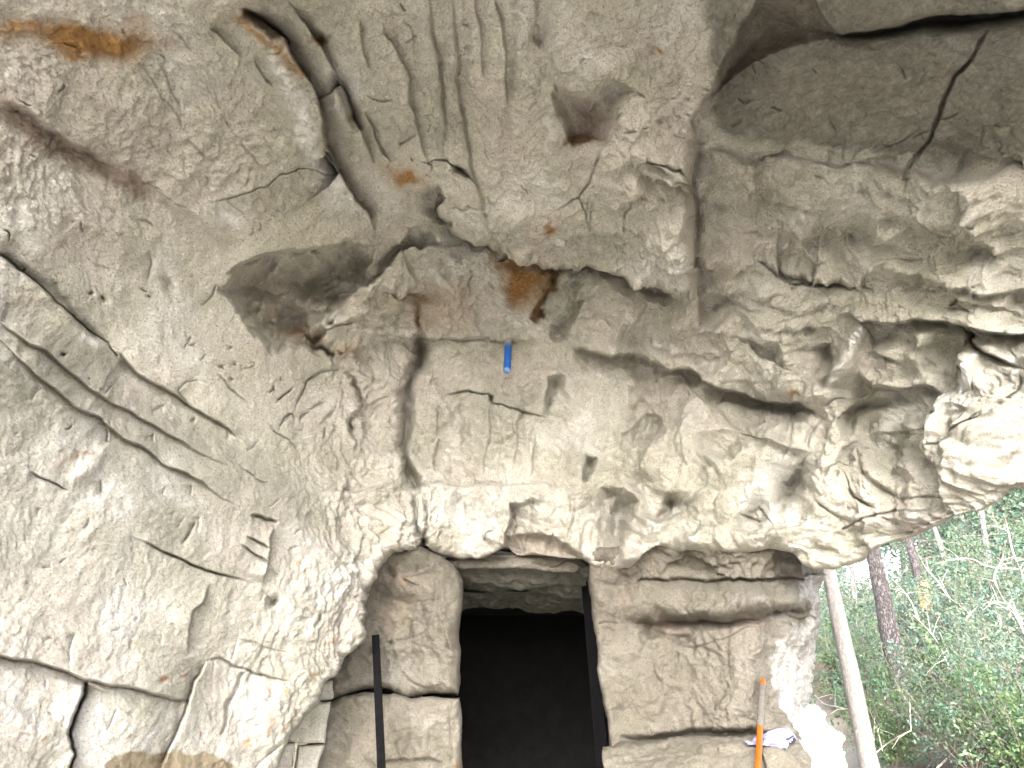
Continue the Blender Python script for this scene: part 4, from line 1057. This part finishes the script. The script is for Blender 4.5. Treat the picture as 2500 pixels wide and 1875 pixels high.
# ------------------------------------------------------------------ things at the doorway
METAL = plain('black_painted_metal', (0.003, 0.003, 0.0035), .8, 0, .3, 40)
METAL.node_tree.nodes['Principled BSDF'].inputs['Specular IOR Level'].default_value = .05
fr = empty('metal_gate_frame', (0, 0, 0))
tag(fr, 'black metal upright frame just inside the doorway opening', 'gate frame')
for k, (xt, xb, w, Y) in enumerate(((1436, 1484, .022, 4.62), (1427, 1468, .03, 4.74))):
    a, b = place(xt, 1400, Y), place(xb, 1880, Y)
    d = (b - a); b = a + d * ((a.z - .01) / -d.z); a = a - d * (.16 / d.length)
    V, F = tube([a, b], [w, w], 4); mesh_obj('upright', V, F, METAL, fr)
bar = empty('black_bar', (0, 0, 0))
A, B = place(917, 1552, 3.95), place(931.5, 1875, 3.65)
dd = B - A; B2 = A + dd * ((A.z - .005) / -dd.z)
tag(bar, 'flat black metal bar leaning upright against the doorway pillar', 'bar')
def flat_bar(a, b, w, t):
    ax = (b - a).normalized(); s = Vector((1, 0, 0)); s = (s - ax * s.dot(ax)).normalized(); n = ax.cross(s)
    V = [p + s * (i * w / 2) + n * (j * t / 2) for p in (a, b) for i, j in ((-1, -1), (1, -1), (1, 1), (-1, 1))]
    return V, [(0, 1, 2, 3)[::-1], (4, 5, 6, 7), (0, 1, 5, 4), (1, 2, 6, 5), (2, 3, 7, 6), (3, 0, 4, 7)]
V, F = flat_bar(A, B2, .037, .02)
mesh_obj('shaft', V, F, METAL, bar)
bmp = bar.children[0].modifiers.new('edge', 'BEVEL'); bmp.width = .0015; bmp.segments = 2

tool = empty('orange_tool_handle', (0, 0, 0))
tag(tool, 'orange tool handle with a grey grip leaning against the ledge', 'tool handle')
A, B = place(1862.5, 1660, 3.80), place(1850.5, 1875, 3.50)
dd = B - A; B2 = A + dd * ((A.z - .005) / -dd.z)
ORANGE = plain('orange_fibreglass', (0.30, 0.055, 0.004), .35, 0, .15, 25)
GRIP = plain('grey_foam_grip', (0.075, 0.068, 0.06), .85, 0, .2, 60, .3)
at_ = lambda t: A + (B2 - A) * t
L_ = (B2 - A).length
rr = .0135
u = lambda m: at_(m / L_)
V, F = tube([u(0), u(.002), u(.006), u(.05), u(.1), at_(.5), at_(1)], [rr * .7, rr * .9, rr, rr, rr, rr, rr], 20); mesh_obj('shaft', V, F, ORANGE, tool, True)
gl = (place(1854.5, 1779, 3.64) - A).length
V, F = tube([u(.034), u(.036), u(.06), u(gl - .004), u(gl)], [rr, rr + .002, rr + .0028, rr + .0028, rr], 20, False); mesh_obj('grip', V, F, GRIP, tool, True)

# blue corrugated pipe stub
pipe = empty('corrugated_pipe', (0, 0, 0))
tag(pipe, 'short blue corrugated plastic pipe sticking out of the rock above the doorway', 'pipe')
_, b_, _ = ray(1241, 828)
PA = place(1241.5, 826, 4.22 * ray(1241, 826)[1]); PB = place(1238.5, 905, 3.86 * ray(1238, 905)[1])
def pipe_material():
    m, nt, p = nodes_of('blue_plastic_dusted')
    v = coords(nt)
    sx = nt.nodes.new('ShaderNodeSeparateXYZ'); nt.links.new(v, sx.inputs[0])
    f = math_(nt, 'ADD', math_(nt, 'MULTIPLY', math_(nt, 'SUBTRACT', sx.outputs[2], PA.z - .09), 14.0), math_(nt, 'MULTIPLY', noise(nt, v, 60, 5, .7), .8))
    col = mixc(nt, ramp(nt, f, .2, 1.2), (0.008, 0.085, 0.33), (0.26, 0.23, 0.22))
    col = mixc(nt, ramp(nt, noise(nt, v, 35, 4), .62, .72), col, (0.45, 0.40, 0.34))
    nt.links.new(col, p.inputs['Base Color']); p.inputs['Roughness'].default_value = .45
    return m
PIPE = pipe_material()
ax = (PB - PA); Lp = ax.length
pr, pi_ = [], []
n = 150
ro = .0180
for i in range(n + 1):
    t = i / n
    pr.append(ro + .0024 * math.sin(t * 2 * math.pi * 17))
pts = [PA + ax * (i / n) for i in range(n + 1)]
V, F = tube(pts, pr, 28, False); mesh_obj('corrugated_wall', V, F, PIPE, pipe, True)
inner = [PB, PB - ax * .01, PB - ax * .5, PA]
PALE_RIM = plain('pale_blue_cut_plastic', (0.10, 0.17, 0.32), .6, 0, .2, 60)
DARK_BORE = plain('dark_blue_bore', (0.004, 0.012, 0.04), .8, 0, .3, 40)  # dark colour paints the shade inside the pipe
V, F = tube([PB - ax * .012, PB, PB + ax * .004, PB + ax * .002], [ro + .001, ro + .0012, ro + .0004, ro - .0022], 28, False)
mesh_obj('rim', V, F, PALE_RIM, pipe, True)
V, F = tube([PB + ax * .002, PB - ax * .03, PB - ax * .12, PB - ax * .121], [ro - .0022, ro - .003, ro - .003, .0005], 28, False)
mesh_obj('bore', V, F, DARK_BORE, pipe, True)

# crumpled newspaper on the ledge
paper = empty('newspaper', (0, 0, 0))
tag(paper, 'crumpled folded newspaper lying on the ledge behind the orange handle', 'newspaper')
def q16(x, y, Y):
    return place(1810 + x * .07233, 1750 + y * .07233, Y)
PP = {k: q16(*v) for k, v in dict(a=(330, 830, 3.70), b=(480, 660, 3.74), c=(750, 600, 3.73), d=(900, 490, 3.76), e=(1390, 360, 3.80), f=(1480, 470, 3.80), g=(1510, 940, 3.66), h=(960, 910, 3.65), i=(750, 900, 3.64), j=(880, 690, 3.70),
      k=(1400, 640, 3.73), l=(1800, 600, 3.78), m=(1880, 800, 3.72), n=(1600, 950, 3.67), o=(1540, 400, 3.82), p=(1530, 1080, 3.63), q=(760, 960, 3.62), r=(220, 940, 3.64), s=(90, 800, 3.68), t=(1370, 1050, 3.61), w=(480, 930, 3.64), z=(1080, 690, 3.71)).items()}
def paper_material():
    m, nt, p = nodes_of('newsprint')
    v = coords(nt)
    sx = nt.nodes.new('ShaderNodeSeparateXYZ'); nt.links.new(v, sx.inputs[0])
    ln = math_(nt, 'SINE', math_(nt, 'MULTIPLY', sx.outputs[2], 1500.0))
    blk = ramp(nt, noise(nt, coords(nt, (60, 8, 40)), 1.0, 2), .42, .5)
    f = math_(nt, 'MULTIPLY', ramp(nt, ln, -.2, .5), blk)
    nt.links.new(mixc(nt, math_(nt, 'MULTIPLY', f, .55), (0.21, 0.21, 0.30), (0.07, 0.07, 0.15)), p.inputs['Base Color'])
    p.inputs['Roughness'].default_value = .9
    return m
NEWS = paper_material()
def sheet(name, keys, faces, mat, sub=2, thick=.0012, jit=.002, seed=0):
    rg = random.Random(seed)
    ix = {k: i for i, k in enumerate(keys)}
    o = mesh_obj(name, [PP[k] for k in keys], [tuple(ix[c] for c in f) for f in faces], mat, paper, False)
    bm = bmesh.new(); bm.from_mesh(o.data)
    bmesh.ops.triangulate(bm, faces=bm.faces[:])
    bmesh.ops.subdivide_edges(bm, edges=bm.edges[:], cuts=3, use_grid_fill=True)
    for v_ in bm.verts: v_.co += Vector((rg.gauss(0, jit), rg.gauss(0, jit), rg.gauss(0, jit)))
    bm.to_mesh(o.data); bm.free()
    s_ = o.modifiers.new('thick', 'SOLIDIFY'); s_.thickness = thick
    return o
sheet('front_sheet', 'cdekgjhizf', ('cdji', 'dezj', 'ekz', 'jzh', 'zkgh', 'jhi', 'efk'), NEWS, jit=.0012)
sheet('end_flap', 'efolmngk', ('efo', 'fol', 'fkgn', 'flmn'), NEWS, jit=.0012, seed=2)
sheet('near_fold', 'abciwrs', ('abci', 'aiw', 'awrs'), NEWS, jit=.0015, seed=3)
sheet('under_sheet', 'rwihgnptq', ('rwiq', 'ihgq', 'gtq', 'gnpt'), NEWS, jit=.001, seed=4)
INK = plain('black_print', (0.012, 0.013, 0.03), .85, 0, .2, 60)
WHITEINK = plain('white_print', (0.6, 0.6, 0.66), .85, 0, .1, 60)
def patch(name, quad, mat, off):
    vv = [q16(x, y, Y - off) for x, y, Y in quad]
    return mesh_obj(name, vv, [(0, 1, 2, 3)], mat, paper)
Yf = lambda x, y: 3.70
patch('printed_block', ((1790, 680, 3.752), (1870, 810, 3.72), (1600, 945, 3.668), (1625, 850, 3.69)), INK, .008)
patch('printed_rule', ((1745, 625, 3.762), (1785, 655, 3.755), (1540, 785, 3.70), (1505, 762, 3.705)), INK, .008)
patch('printed_lettering', ((1770, 715, 3.748), (1800, 760, 3.738), (1655, 830, 3.70), (1640, 785, 3.705)), WHITEINK, .011)
patch('printed_lettering', ((1800, 790, 3.73), (1812, 806, 3.726), (1660, 885, 3.69), (1655, 868, 3.694)), WHITEINK, .011)

# ------------------------------------------------------------------ the wood beyond the open side
def leaf_material(name, c, var=.35):
    m, nt, p = nodes_of(name)
    v = coords(nt)
    n = noise(nt, v, 3.0, 3)
    g = nt.nodes.new('ShaderNodeNewGeometry')
    r = g.outputs['Random Per Island']
    col = mixc(nt, r, tuple(q * (1 - var) for q in c), (min(1, c[0] * 1.6), c[1] * 1.35, c[2] * 1.2))
    col = mixc(nt, ramp(nt, n, .45, .65), col, (c[0] * .85, c[1], c[2] * 1.25))
    nt.links.new(col, p.inputs['Base Color'])
    p.inputs['Roughness'].default_value = .5
    tr = nt.nodes.new('ShaderNodeBsdfTranslucent'); nt.links.new(col, tr.inputs[0])
    mx = nt.nodes.new('ShaderNodeMixShader'); mx.inputs[0].default_value = .35
    nt.links.new(p.outputs[0], mx.inputs[1]); nt.links.new(tr.outputs[0], mx.inputs[2])
    nt.links.new(mx.outputs[0], nt.nodes['Material Output'].inputs[0])
    return m
LEAF = [leaf_material('shrub_leaves', (0.115, 0.19, 0.12)), leaf_material('pale_haze_leaves', (0.14, 0.215, 0.155)), leaf_material('fresh_leaves', (0.12, 0.21, 0.10))]  # the paler green also stands in for haze on far foliage
TWIG = plain('grey_twig_bark', (0.17, 0.15, 0.125), .9, 0, .3, 20)
VINE = plain('bleached_vine_bark', (0.52, 0.48, 0.42), .9, 0, .2, 20)
def bark(name, a, b, sc, bs=.9):
    m, nt, p = nodes_of(name)
    v = coords(nt, (1, 1, .32))
    vo = nt.nodes.new('ShaderNodeTexVoronoi'); vo.feature = 'DISTANCE_TO_EDGE'; vo.inputs['Scale'].default_value = sc
    w = N(nt, 'TexNoise', Scale=sc * .8, Detail=4.0); nt.links.new(v, w.inputs['Vector'])
    add = nt.nodes.new('ShaderNodeVectorMath'); add.operation = 'MULTIPLY_ADD'
    nt.links.new(w.outputs[1], add.inputs[0]); add.inputs[1].default_value = (.12, .12, .12); nt.links.new(v, add.inputs[2])
    nt.links.new(add.outputs[0], vo.inputs['Vector'])
    e = ramp(nt, vo.outputs[0], .0, .22)
    col = mixc(nt, e, a, b)
    col = mixc(nt, math_(nt, 'MULTIPLY', ramp(nt, noise(nt, v, sc * 2, 5, .7), .5, .7), .5), col, tuple(min(1, q * 1.5) for q in b))
    nt.links.new(col, p.inputs['Base Color']); p.inputs['Roughness'].default_value = .95
    bp = N(nt, 'Bump', Strength=bs, Distance=.02); nt.links.new(e, bp.inputs['Height']); nt.links.new(bp.outputs[0], p.inputs['Normal'])
    return m
BARK_PINE = bark('plated_pine_bark', (0.05, 0.042, 0.043), (0.145, 0.128, 0.13), 34)
BARK_PALE = bark('pale_smooth_bark', (0.27, 0.25, 0.238), (0.36, 0.34, 0.328), 48, .7)
BARK_GREY = bark('grey_bark', (0.11, 0.10, 0.10), (0.26, 0.25, 0.25), 20)
WOODRAW = plain('stripped_orange_wood', (0.52, 0.30, 0.13), .8, 0, .25, 12)

def leaf_mesh(name, centres, rg, size, mat, aspect=.5):
    n = len(centres)
    c = np.array(centres)
    d = rg.normal(size=(n, 3)); d /= np.linalg.norm(d, axis=1, keepdims=True)
    u = rg.normal(size=(n, 3)); u -= d * (u * d).sum(1, keepdims=True); u /= np.linalg.norm(u, axis=1, keepdims=True)
    sz = size * rg.uniform(.6, 1.4, (n, 1))
    a, b = d * sz, u * sz * aspect * .5
    V = np.stack([c, c + a * .5 + b, c + a, c + a * .5 - b], 1).reshape(-1, 3)
    me = bpy.data.meshes.new(name)
    me.vertices.add(len(V)); me.vertices.foreach_set('co', V.astype(np.float32).ravel())
    me.loops.add(4 * n); me.loops.foreach_set('vertex_index', np.arange(4 * n, dtype=np.int32))
    me.polygons.add(n)
    me.polygons.foreach_set('loop_start', np.arange(0, 4 * n, 4, dtype=np.int32)); me.polygons.foreach_set('loop_total', np.full(n, 4, np.int32))
    me.update(calc_edges=True); me.materials.append(mat)
    return me

def twiggy(seed, h, spread, mains, twigs, leaves, size, mat, low=.15):
    """stem mesh and foliage mesh of one shrub"""
    rg = np.random.default_rng(seed); rn = random.Random(seed)
    V, F, C = [], [], []
    def put(pts, rad, sides=4):
        v, f = tube(pts, rad, sides, False); o = len(V); V.extend(v); F.extend([tuple(i + o for i in q) for q in f])
    for k in range(mains):
        a = rn.uniform(0, 2 * math.pi); lean = rn.uniform(.15, 1) * spread
        top = Vector((math.cos(a) * lean, math.sin(a) * lean, h * rn.uniform(.6, 1)))
        bend = Vector((rn.gauss(0, .12), rn.gauss(0, .12), 0)) * h
        P_ = [Vector((0, 0, 0)) + top * t + bend * math.sin(t * math.pi) * .6 - Vector((0, 0, .25 * h * t * t * lean / max(h, .1))) for t in np.linspace(0, 1, 8)]
        put(P_, [.012 * h * (1 - .8 * t) * .5 for t in np.linspace(0, 1, 8)], 5)
        for _ in range(twigs):
            t = rn.uniform(low, 1); i = min(int(t * 7), 6); b0 = P_[i].lerp(P_[i + 1], t * 7 - i)
            dr = Vector((rn.gauss(0, 1), rn.gauss(0, 1), rn.gauss(.25, .7))).normalized(); l = h * rn.uniform(.12, .32)
            e = b0 + dr * l + Vector((0, 0, -.12 * l)); m_ = b0 + dr * l * .5 + Vector((0, 0, .06 * l))
            put([b0, m_, e], [.0022 * h, .0016 * h, .0008 * h], 3)
            for _ in range(leaves):
                q = rn.random() ** .7
                pt = b0.lerp(e, q) + Vector((rn.gauss(0, .04), rn.gauss(0, .04), rn.gauss(0, .035))) * h * .6
                C.append(pt[:])
    me = bpy.data.meshes.new('stem'); me.from_pydata([v[:] for v in V], [], F); me.update(); me.materials.append(TWIG)
    return me, leaf_mesh('foliage', C, rg, size, mat)
KIND = [twiggy(1, 1.7, .8, 11, 9, 46, .042, LEAF[0]), twiggy(2, 1.5, 1.0, 12, 9, 40, .036, LEAF[1]), twiggy(3, 2.3, .9, 10, 11, 44, .05, LEAF[1]), twiggy(4, 1.2, .9, 12, 8, 42, .04, LEAF[2]), twiggy(5, 2.6, 1.1, 9, 12, 36, .05, LEAF[0])]
def gz(x, y): return float(ground_z(np.array([x]), np.array([y]))[0])
rs = random.Random(8)
DESC = ['dark green', 'grey green', 'tall pale green', 'low fresh green', 'loose dark green']
SHRUBS = []
for (x, Y, k, sc) in ((2290, 6.5, 1, .75), (2400, 6.2, 3, .85), (2500, 6.2, 1, .9), (2110, 7.3, 3, .9), (2330, 7.4, 0, .85), (2440, 7.0, 3, 1.0), (2560, 7.2, 1, 1.0), (2330, 9.6, 0, .9), (2400, 8.8, 1, 1.1), (2500, 9.2, 2, .9), (2600, 8.7, 0, 1.1),
                      (2060, 10.2, 0, .95), (2200, 11.2, 1, .8), (2270, 11.4, 1, 1.25), (2360, 11.0, 2, 1.0), (2450, 10.8, 4, 1.0), (2540, 11.3, 1, 1.4), (2640, 11, 4, 1.1), (2030, 13.2, 3, 1.3), (2110, 13.8, 1, 1.1), (2200, 14.2, 4, .8),
                      (2290, 13.6, 2, 1.1), (2370, 13.8, 4, 1.2), (2440, 13.2, 0, 1.7), (2510, 14.2, 2, 1.5), (2600, 13.8, 4, 1.4), (2050, 17.5, 0, 1.3), (2130, 17, 2, 1.0), (2330, 17.2, 4, 1.3), (2400, 18.0, 2, 1.8),
                      (2480, 17.4, 4, 1.8), (2560, 18, 2, 1.9), (2010, 21, 2, 1.3), (2300, 22, 2, 1.7), (2380, 23, 4, 2.0), (2470, 22, 2, 2.4), (2560, 22.5, 4, 2.3), (2680, 18, 0, 2.0), (2720, 12, 2, 1.4), (2700, 9, 1, 1.2)):
    p = place(x, 1412 + 0, Y)
    SHRUBS.append((p.x, Y, k, sc))
def band(Y):
    return ('front row' if Y < 8 else 'second row' if Y < 10 else 'row beside the thick pine' if Y < 12 else 'row behind the thick pine' if Y < 15 else 'row far back' if Y < 20 else 'farthest row')
ORD = 'first second third fourth fifth sixth seventh eighth ninth tenth eleventh'.split()
seen = {}
for x, Y, k, sc in sorted(SHRUBS, key=lambda q: q[0] / q[1]):
    o = empty('shrub', (x, Y, gz(x, Y) - .03)); o.rotation_euler = (0, 0, rs.uniform(0, 6.28)); s_ = sc * rs.uniform(.92, 1.1); o.scale = (s_, s_, s_)
    bn = band(Y); r_ = seen.get(bn, 0); seen[bn] = r_ + 1
    tag(o, '%s shrub, %s from the rock edge in the %s' % (DESC[k], ORD[r_], bn), 'shrub', 'shrubs in the wood')
    for nm, me in zip(('stem', 'foliage'), KIND[k]):
        c = bpy.data.objects.new(nm, me); COL.objects.link(c); c.parent = o

def tree(name, label, trace, Y, mat, top=8.0, crown=None, lean_y=0.0, sides=16, extra=None):
    """trace: (x, y, width) in the picture, from top to bottom"""
    pts = [place(x, y, Y) for x, y, w in trace]; rad = [w / FOCAL * (Y / ray(x, y)[1]) / 2 for x, y, w in trace]
    base = pts[-1]; root = empty(name, (0, 0, 0))
    d = (pts[-1] - pts[-2]).normalized()
    if d.z > -.2: d = Vector((0, 0, -1))
    g = gz(base.x, base.y); 
    if base.z > g - .05:
        t = (base.z - g + .08) / -d.z; pts.append(base + d * t); rad.append(rad[-1] * 1.15)
    u = (pts[0] - pts[1]).normalized(); t = max(0, (top - pts[0].z) / max(u.z, .3))
    up = [pts[0] + u * t * f for f in (.25, .5, .75, 1.0)]
    pts = up[::-1] + pts; rad = [rad[0] * f for f in (.35, .6, .8, .93)] + rad
    # resample finely and roughen
    P2, R2 = [], []
    for (a, b, ra, rb) in zip(pts[:-1], pts[1:], rad[:-1], rad[1:]):
        m = max(1, int((a - b).length / .12))
        for i in range(m):
            P2.append(a.lerp(b, i / m)); R2.append(ra + (rb - ra) * i / m)
    P2.append(pts[-1]); R2.append(rad[-1])
    V, F = tube(P2, R2, sides)
    A_ = np.array([v[:] for v in V]); cen = np.repeat(np.array([p[:] for p in P2]), sides, 0)
    dv = A_ - cen; A_ = cen + dv * (1 + .10 * fbm(A_ * np.array([1, 1, .4]), 12, 2, 3))[:, None]
    mesh_obj('trunk', A_, F, mat, root, True)
    tag(root, label, 'tree', None)
    if crown:
        n, r, sz, kind = crown
        rg = np.random.default_rng(int(trace[0][0])); 
        V, F, C = [], [], []
        rn = random.Random(int(trace[0][0]))
        for k in range(n):
            t = rn.uniform(0, .55); b0 = P2[0].lerp(pts[3], t)
            a = rn.uniform(0, 6.28); l = r * rn.uniform(.5, 1)
            e = b0 + Vector((math.cos(a) * l, math.sin(a) * l, rn.uniform(-.2, .5) * l))
            v, f = tube([b0, b0.lerp(e, .5) + Vector((0, 0, .1 * l)), e], [.03, .02, .006], 4, False); o = len(V); V += v; F += [tuple(i + o for i in q) for q in f]
            for _ in range(90):
                q = rn.uniform(.3, 1); C.append((b0.lerp(e, q) + Vector((rn.gauss(0, .22), rn.gauss(0, .22), rn.gauss(0, .16))))[:])
        mesh_obj('limbs', V, F, TWIG, root)
        c = bpy.data.objects.new('crown', leaf_mesh('crown', C, rg, sz, LEAF[kind])); COL.objects.link(c); c.parent = root
    if extra: extra(root, P2, R2)
    return root
tree('pale_sapling', 'slender pale smooth trunk nearest the rock edge', [(2022, 1392, 32), (2041, 1480, 35), (2059, 1567, 38), (2073, 1632, 40), (2087, 1697, 42), (2117, 1838, 47), (2130, 1900, 50)], 6.6, BARK_PALE, 8, (26, 1.4, .09, 2))
tree('pine_tree', 'thick dark plated pine trunk standing in the wood', [(2130, 1335, 31), (2143, 1400, 35), (2156, 1462, 40), (2168, 1532, 45), (2185, 1600, 48), (2203, 1673, 50), (2222, 1745, 50), (2236, 1802, 54)], 9.3, BARK_PINE, 10, (30, 1.8, .10, 0))
def stripped(root, P2, R2):
    a, b = place(2249, 1418, 13), place(2262, 1490, 13)
    pts = [a.lerp(b, t) + Vector((0, -.02, 0)) for t in np.linspace(0, 1, 8)]
    V, F = tube(pts, [.075, .092, .095, .096, .097, .097, .098, .098], 16)
    w = mesh_obj('stripped_wood', V, F, WOODRAW, root, True); w['label'] = 'bare orange wood where the bark is gone'
tree('pine_tree', 'dark trunk with a bare orange patch behind the thick pine', [(2216, 1310, 18), (2232, 1370, 21), (2243, 1410, 23), (2262, 1490, 24), (2280, 1560, 25)], 13, BARK_PINE, 10, (26, 1.7, .11, 1), extra=stripped)
tree('grey_tree', 'thin grey trunk between the pale sapling and the thick pine', [(2078, 1380, 12), (2081, 1392, 12), (2086, 1486, 14), (2090, 1508, 15), (2102, 1602, 17), (2110, 1660, 17)], 14, BARK_GREY, 9, (22, 1.6, .10, 2))
tree('grey_tree', 'pale grey trunk leaning behind the orange patched tree', [(2278, 1280, 10), (2292, 1320, 11), (2304, 1356, 12), (2318, 1415, 13), (2330, 1470, 13)], 15.5, BARK_PALE, 9, (20, 1.6, .11, 0))
tree('grey_tree', 'stout blurred grey trunk far behind under the overhang', [(2262, 1360, 21), (2274, 1403, 23), (2292, 1440, 24), (2309, 1474, 25)], 19, BARK_GREY, 11, (24, 2, .13, 1))
tree('grey_tree', 'far thin trunk showing against the sky near the overhang', [(2338, 1262, 11), (2342, 1274, 12), (2356, 1321, 13), (2366, 1370, 13)], 18, BARK_GREY, 10, (24, 2, .13, 0))
tree('grey_tree', 'dark trunk wrapped by pale vines at the picture edge', [(2415, 1380, 13), (2427, 1462, 15), (2438, 1567, 16), (2460, 1640, 18)], 12, BARK_GREY, 9, (22, 1.7, .10, 0))
for k, (x, Y, tp, kd) in enumerate(((2200, 25, 9, 0), (2420, 24, 9, 2), (2520, 20, 9, 1), (2620, 15, 9, 0), (2060, 26, 8, 1), (2310, 27, 10, 1))):
    tree('understorey_tree', ('leafy tree deep in the wood behind the pine', 'leafy fresh green tree deep in the wood under the overhang tip', 'grey green leafy tree at the picture edge', 'leafy tree just past the picture edge', 'distant leafy tree beside the rock edge', 'distant leafy tree between the grey trunks')[k],
         [(x, 1330, 9), (x + 6, 1400, 10), (x + 10, 1450, 11)], Y, BARK_GREY, tp * .62, (46, 2.4, .15, kd))

VINES = [(11, '2000 320 2050 500 2080 650 2120 780 2170 900 2212 980 2290 1100', 8, 4), (11, '2020 600 1980 800 1910 930 1920 1050 1990 1200 2080 1290 2150 1380 2212 1480', 7.5, 4.5), (11, '1400 800 1550 790 1680 790 1800 850 1950 880 2180 890', 9, 3),
         (11, '1600 1430 1700 1310 1800 1250 1950 1235 2040 1260 2130 1330 2180 1420', 8.2, 3), (11, '1910 1340 1960 1390 1975 1480 1930 1550 1850 1600 1720 1620', 8, 3), (12, '1070 80 1240 250 1350 420 1430 600 1520 780 1640 1010 1710 1170 1830 1240 2000 1370 2150 1520', 7.4, 3.2),
         (12, '1340 260 1430 480 1540 670 1640 850 1740 1050 1840 1230', 7.5, 2.6), (12, '1300 1310 1450 1220 1600 1195 1740 1195 1830 1240', 7.1, 3.2), (12, '1300 1400 1450 1395 1600 1430 1780 1500 1950 1560 2180 1659', 6.8, 4), (12, '1310 1659 1440 1540 1560 1450 1700 1430', 6.6, 6),
         (12, '500 940 620 960 760 1020 950 1130', 7.6, 3), (12, '600 1570 760 1430 900 1340 1040 1270', 6.6, 3.4), (12, '690 1280 770 1100 800 960', 7, 2.4), (12, '570 1000 660 1170 720 1380 740 1480', 7, 2.4), (12, '1200 560 1260 500 1360 490 1420 560', 8, 2.2),
         (12, '1050 590 1200 560 1330 570 1430 620 1480 670', 8, 2.4), (12, '1840 400 1950 480 2100 520 2212 560', 7.6, 2.6), (12, '1480 1110 1640 1040 1800 1010 1960 1050 2050 1110', 7.2, 2.6), (12, '40 900 130 990 250 1020 390 1050', 6.9, 3), (12, '2050 0 2130 90 2180 180 2212 260', 7.6, 5),
         (12, '1700 1659 1850 1610 2000 1560 2212 1500', 6.6, 3), (11, '1090 680 1180 860 1300 1000 1430 1180 1560 1280 1660 1370', 10, 3), (11, '850 1000 960 1120 1050 1250 1100 1400', 9.6, 2.4), (11, '340 1010 460 1030 620 1040', 10, 2.2)]
VL = ['bare pale vine hanging down at the picture edge', 'thick looping pale vine in front of the vine wrapped trunk', 'pale vine stretched level across the upper shrubs', 'pale arching vine beside the looping vine', 'hooked pale vine below the looping vine',
      'long pale stem slanting across the shrubs to the lower corner', 'second slanting pale stem beside the long one', 'low arched pale branch at the foot of the slanting stems', 'pale fallen branch lying along the lower corner', 'thick broken branch on the bottom edge',
      'bare branch running from the sapling to the pine', 'pale dead branch leaning to the pine foot', 'short upright twig in front of the pine', 'thin bent twig beside the sapling', 'small curved twig arching right of the pine', 'thin arched twig level beside the pine', 'thin pale branch reaching to the picture edge halfway up',
      'low pale hoop of branch in the shrubs', 'pale twig between ledge stones and sapling', 'thick pale vine end at the picture edge', 'bare branch crossing the lower right corner', 'slanting grey branch behind the orange patched tree', 'thin stem right of the pine', 'thin level twig between sapling and pine']
for (t, s_, Y, w), lb in zip(VINES, VL):
    c = T(t, s_)
    pts = [place(x, y, Y + .25 * math.sin(i * 1.7)) for i, (x, y) in enumerate(c)]
    sm_ = []
    for i in range(len(pts) - 1):
        p0, p1, p2, p3 = pts[max(i - 1, 0)], pts[i], pts[i + 1], pts[min(i + 2, len(pts) - 1)]
        for q in range(5):
            u_ = q / 5
            sm_.append(.5 * ((2 * p1) + (p2 - p0) * u_ + (2 * p0 - 5 * p1 + 4 * p2 - p3) * u_ ** 2 + (3 * p1 - p0 - 3 * p2 + p3) * u_ ** 3))
    sm_.append(pts[-1])
    r0 = w / FOCAL * Y / 2
    V, F = tube(sm_, [r0 * (1 - .55 * abs(i / len(sm_) - .6)) for i in range(len(sm_))], 7)
    rn = random.Random(int(c[0][0]))
    for _ in range(max(3, len(sm_) // 5)):
        i = rn.randrange(1, len(sm_)); b0 = sm_[i]; dr = Vector((rn.gauss(0, 1), rn.gauss(0, .6), rn.gauss(.3, .8))).normalized() * rn.uniform(.1, .3)
        v, f = tube([b0, b0 + dr * .5 + Vector((0, 0, .02)), b0 + dr], [r0 * .5, r0 * .35, r0 * .15], 4, False); o_ = len(V); V += v; F += [tuple(k + o_ for k in q) for q in f]
    ob = mesh_obj('bare_branch', V, F, VINE, None, True)
    tag(ob, lb, 'branch', 'bare vines and branches in the wood')

# the far wood, one mass
rg = np.random.default_rng(77)
n = 26000
yy = rg.uniform(27, 42, n); xx = yy * rg.uniform(.15, 1.5, n); top = 1.2 + 2.2 * np.clip((xx / yy - .45) * 3, 0, 1.6) + fbm(np.stack([xx, yy, 0 * xx], -1), .35, 2, 4)
zz = ground_z(xx, yy) + top * rg.uniform(0, 1, n)
far = bpy.data.objects.new('far_undergrowth', leaf_mesh('far_undergrowth', np.stack([xx, yy, zz], -1), rg, .20, LEAF[1])); COL.objects.link(far)
tag(far, 'far green mass of the wood behind the trunks', 'undergrowth', None, 'stuff')
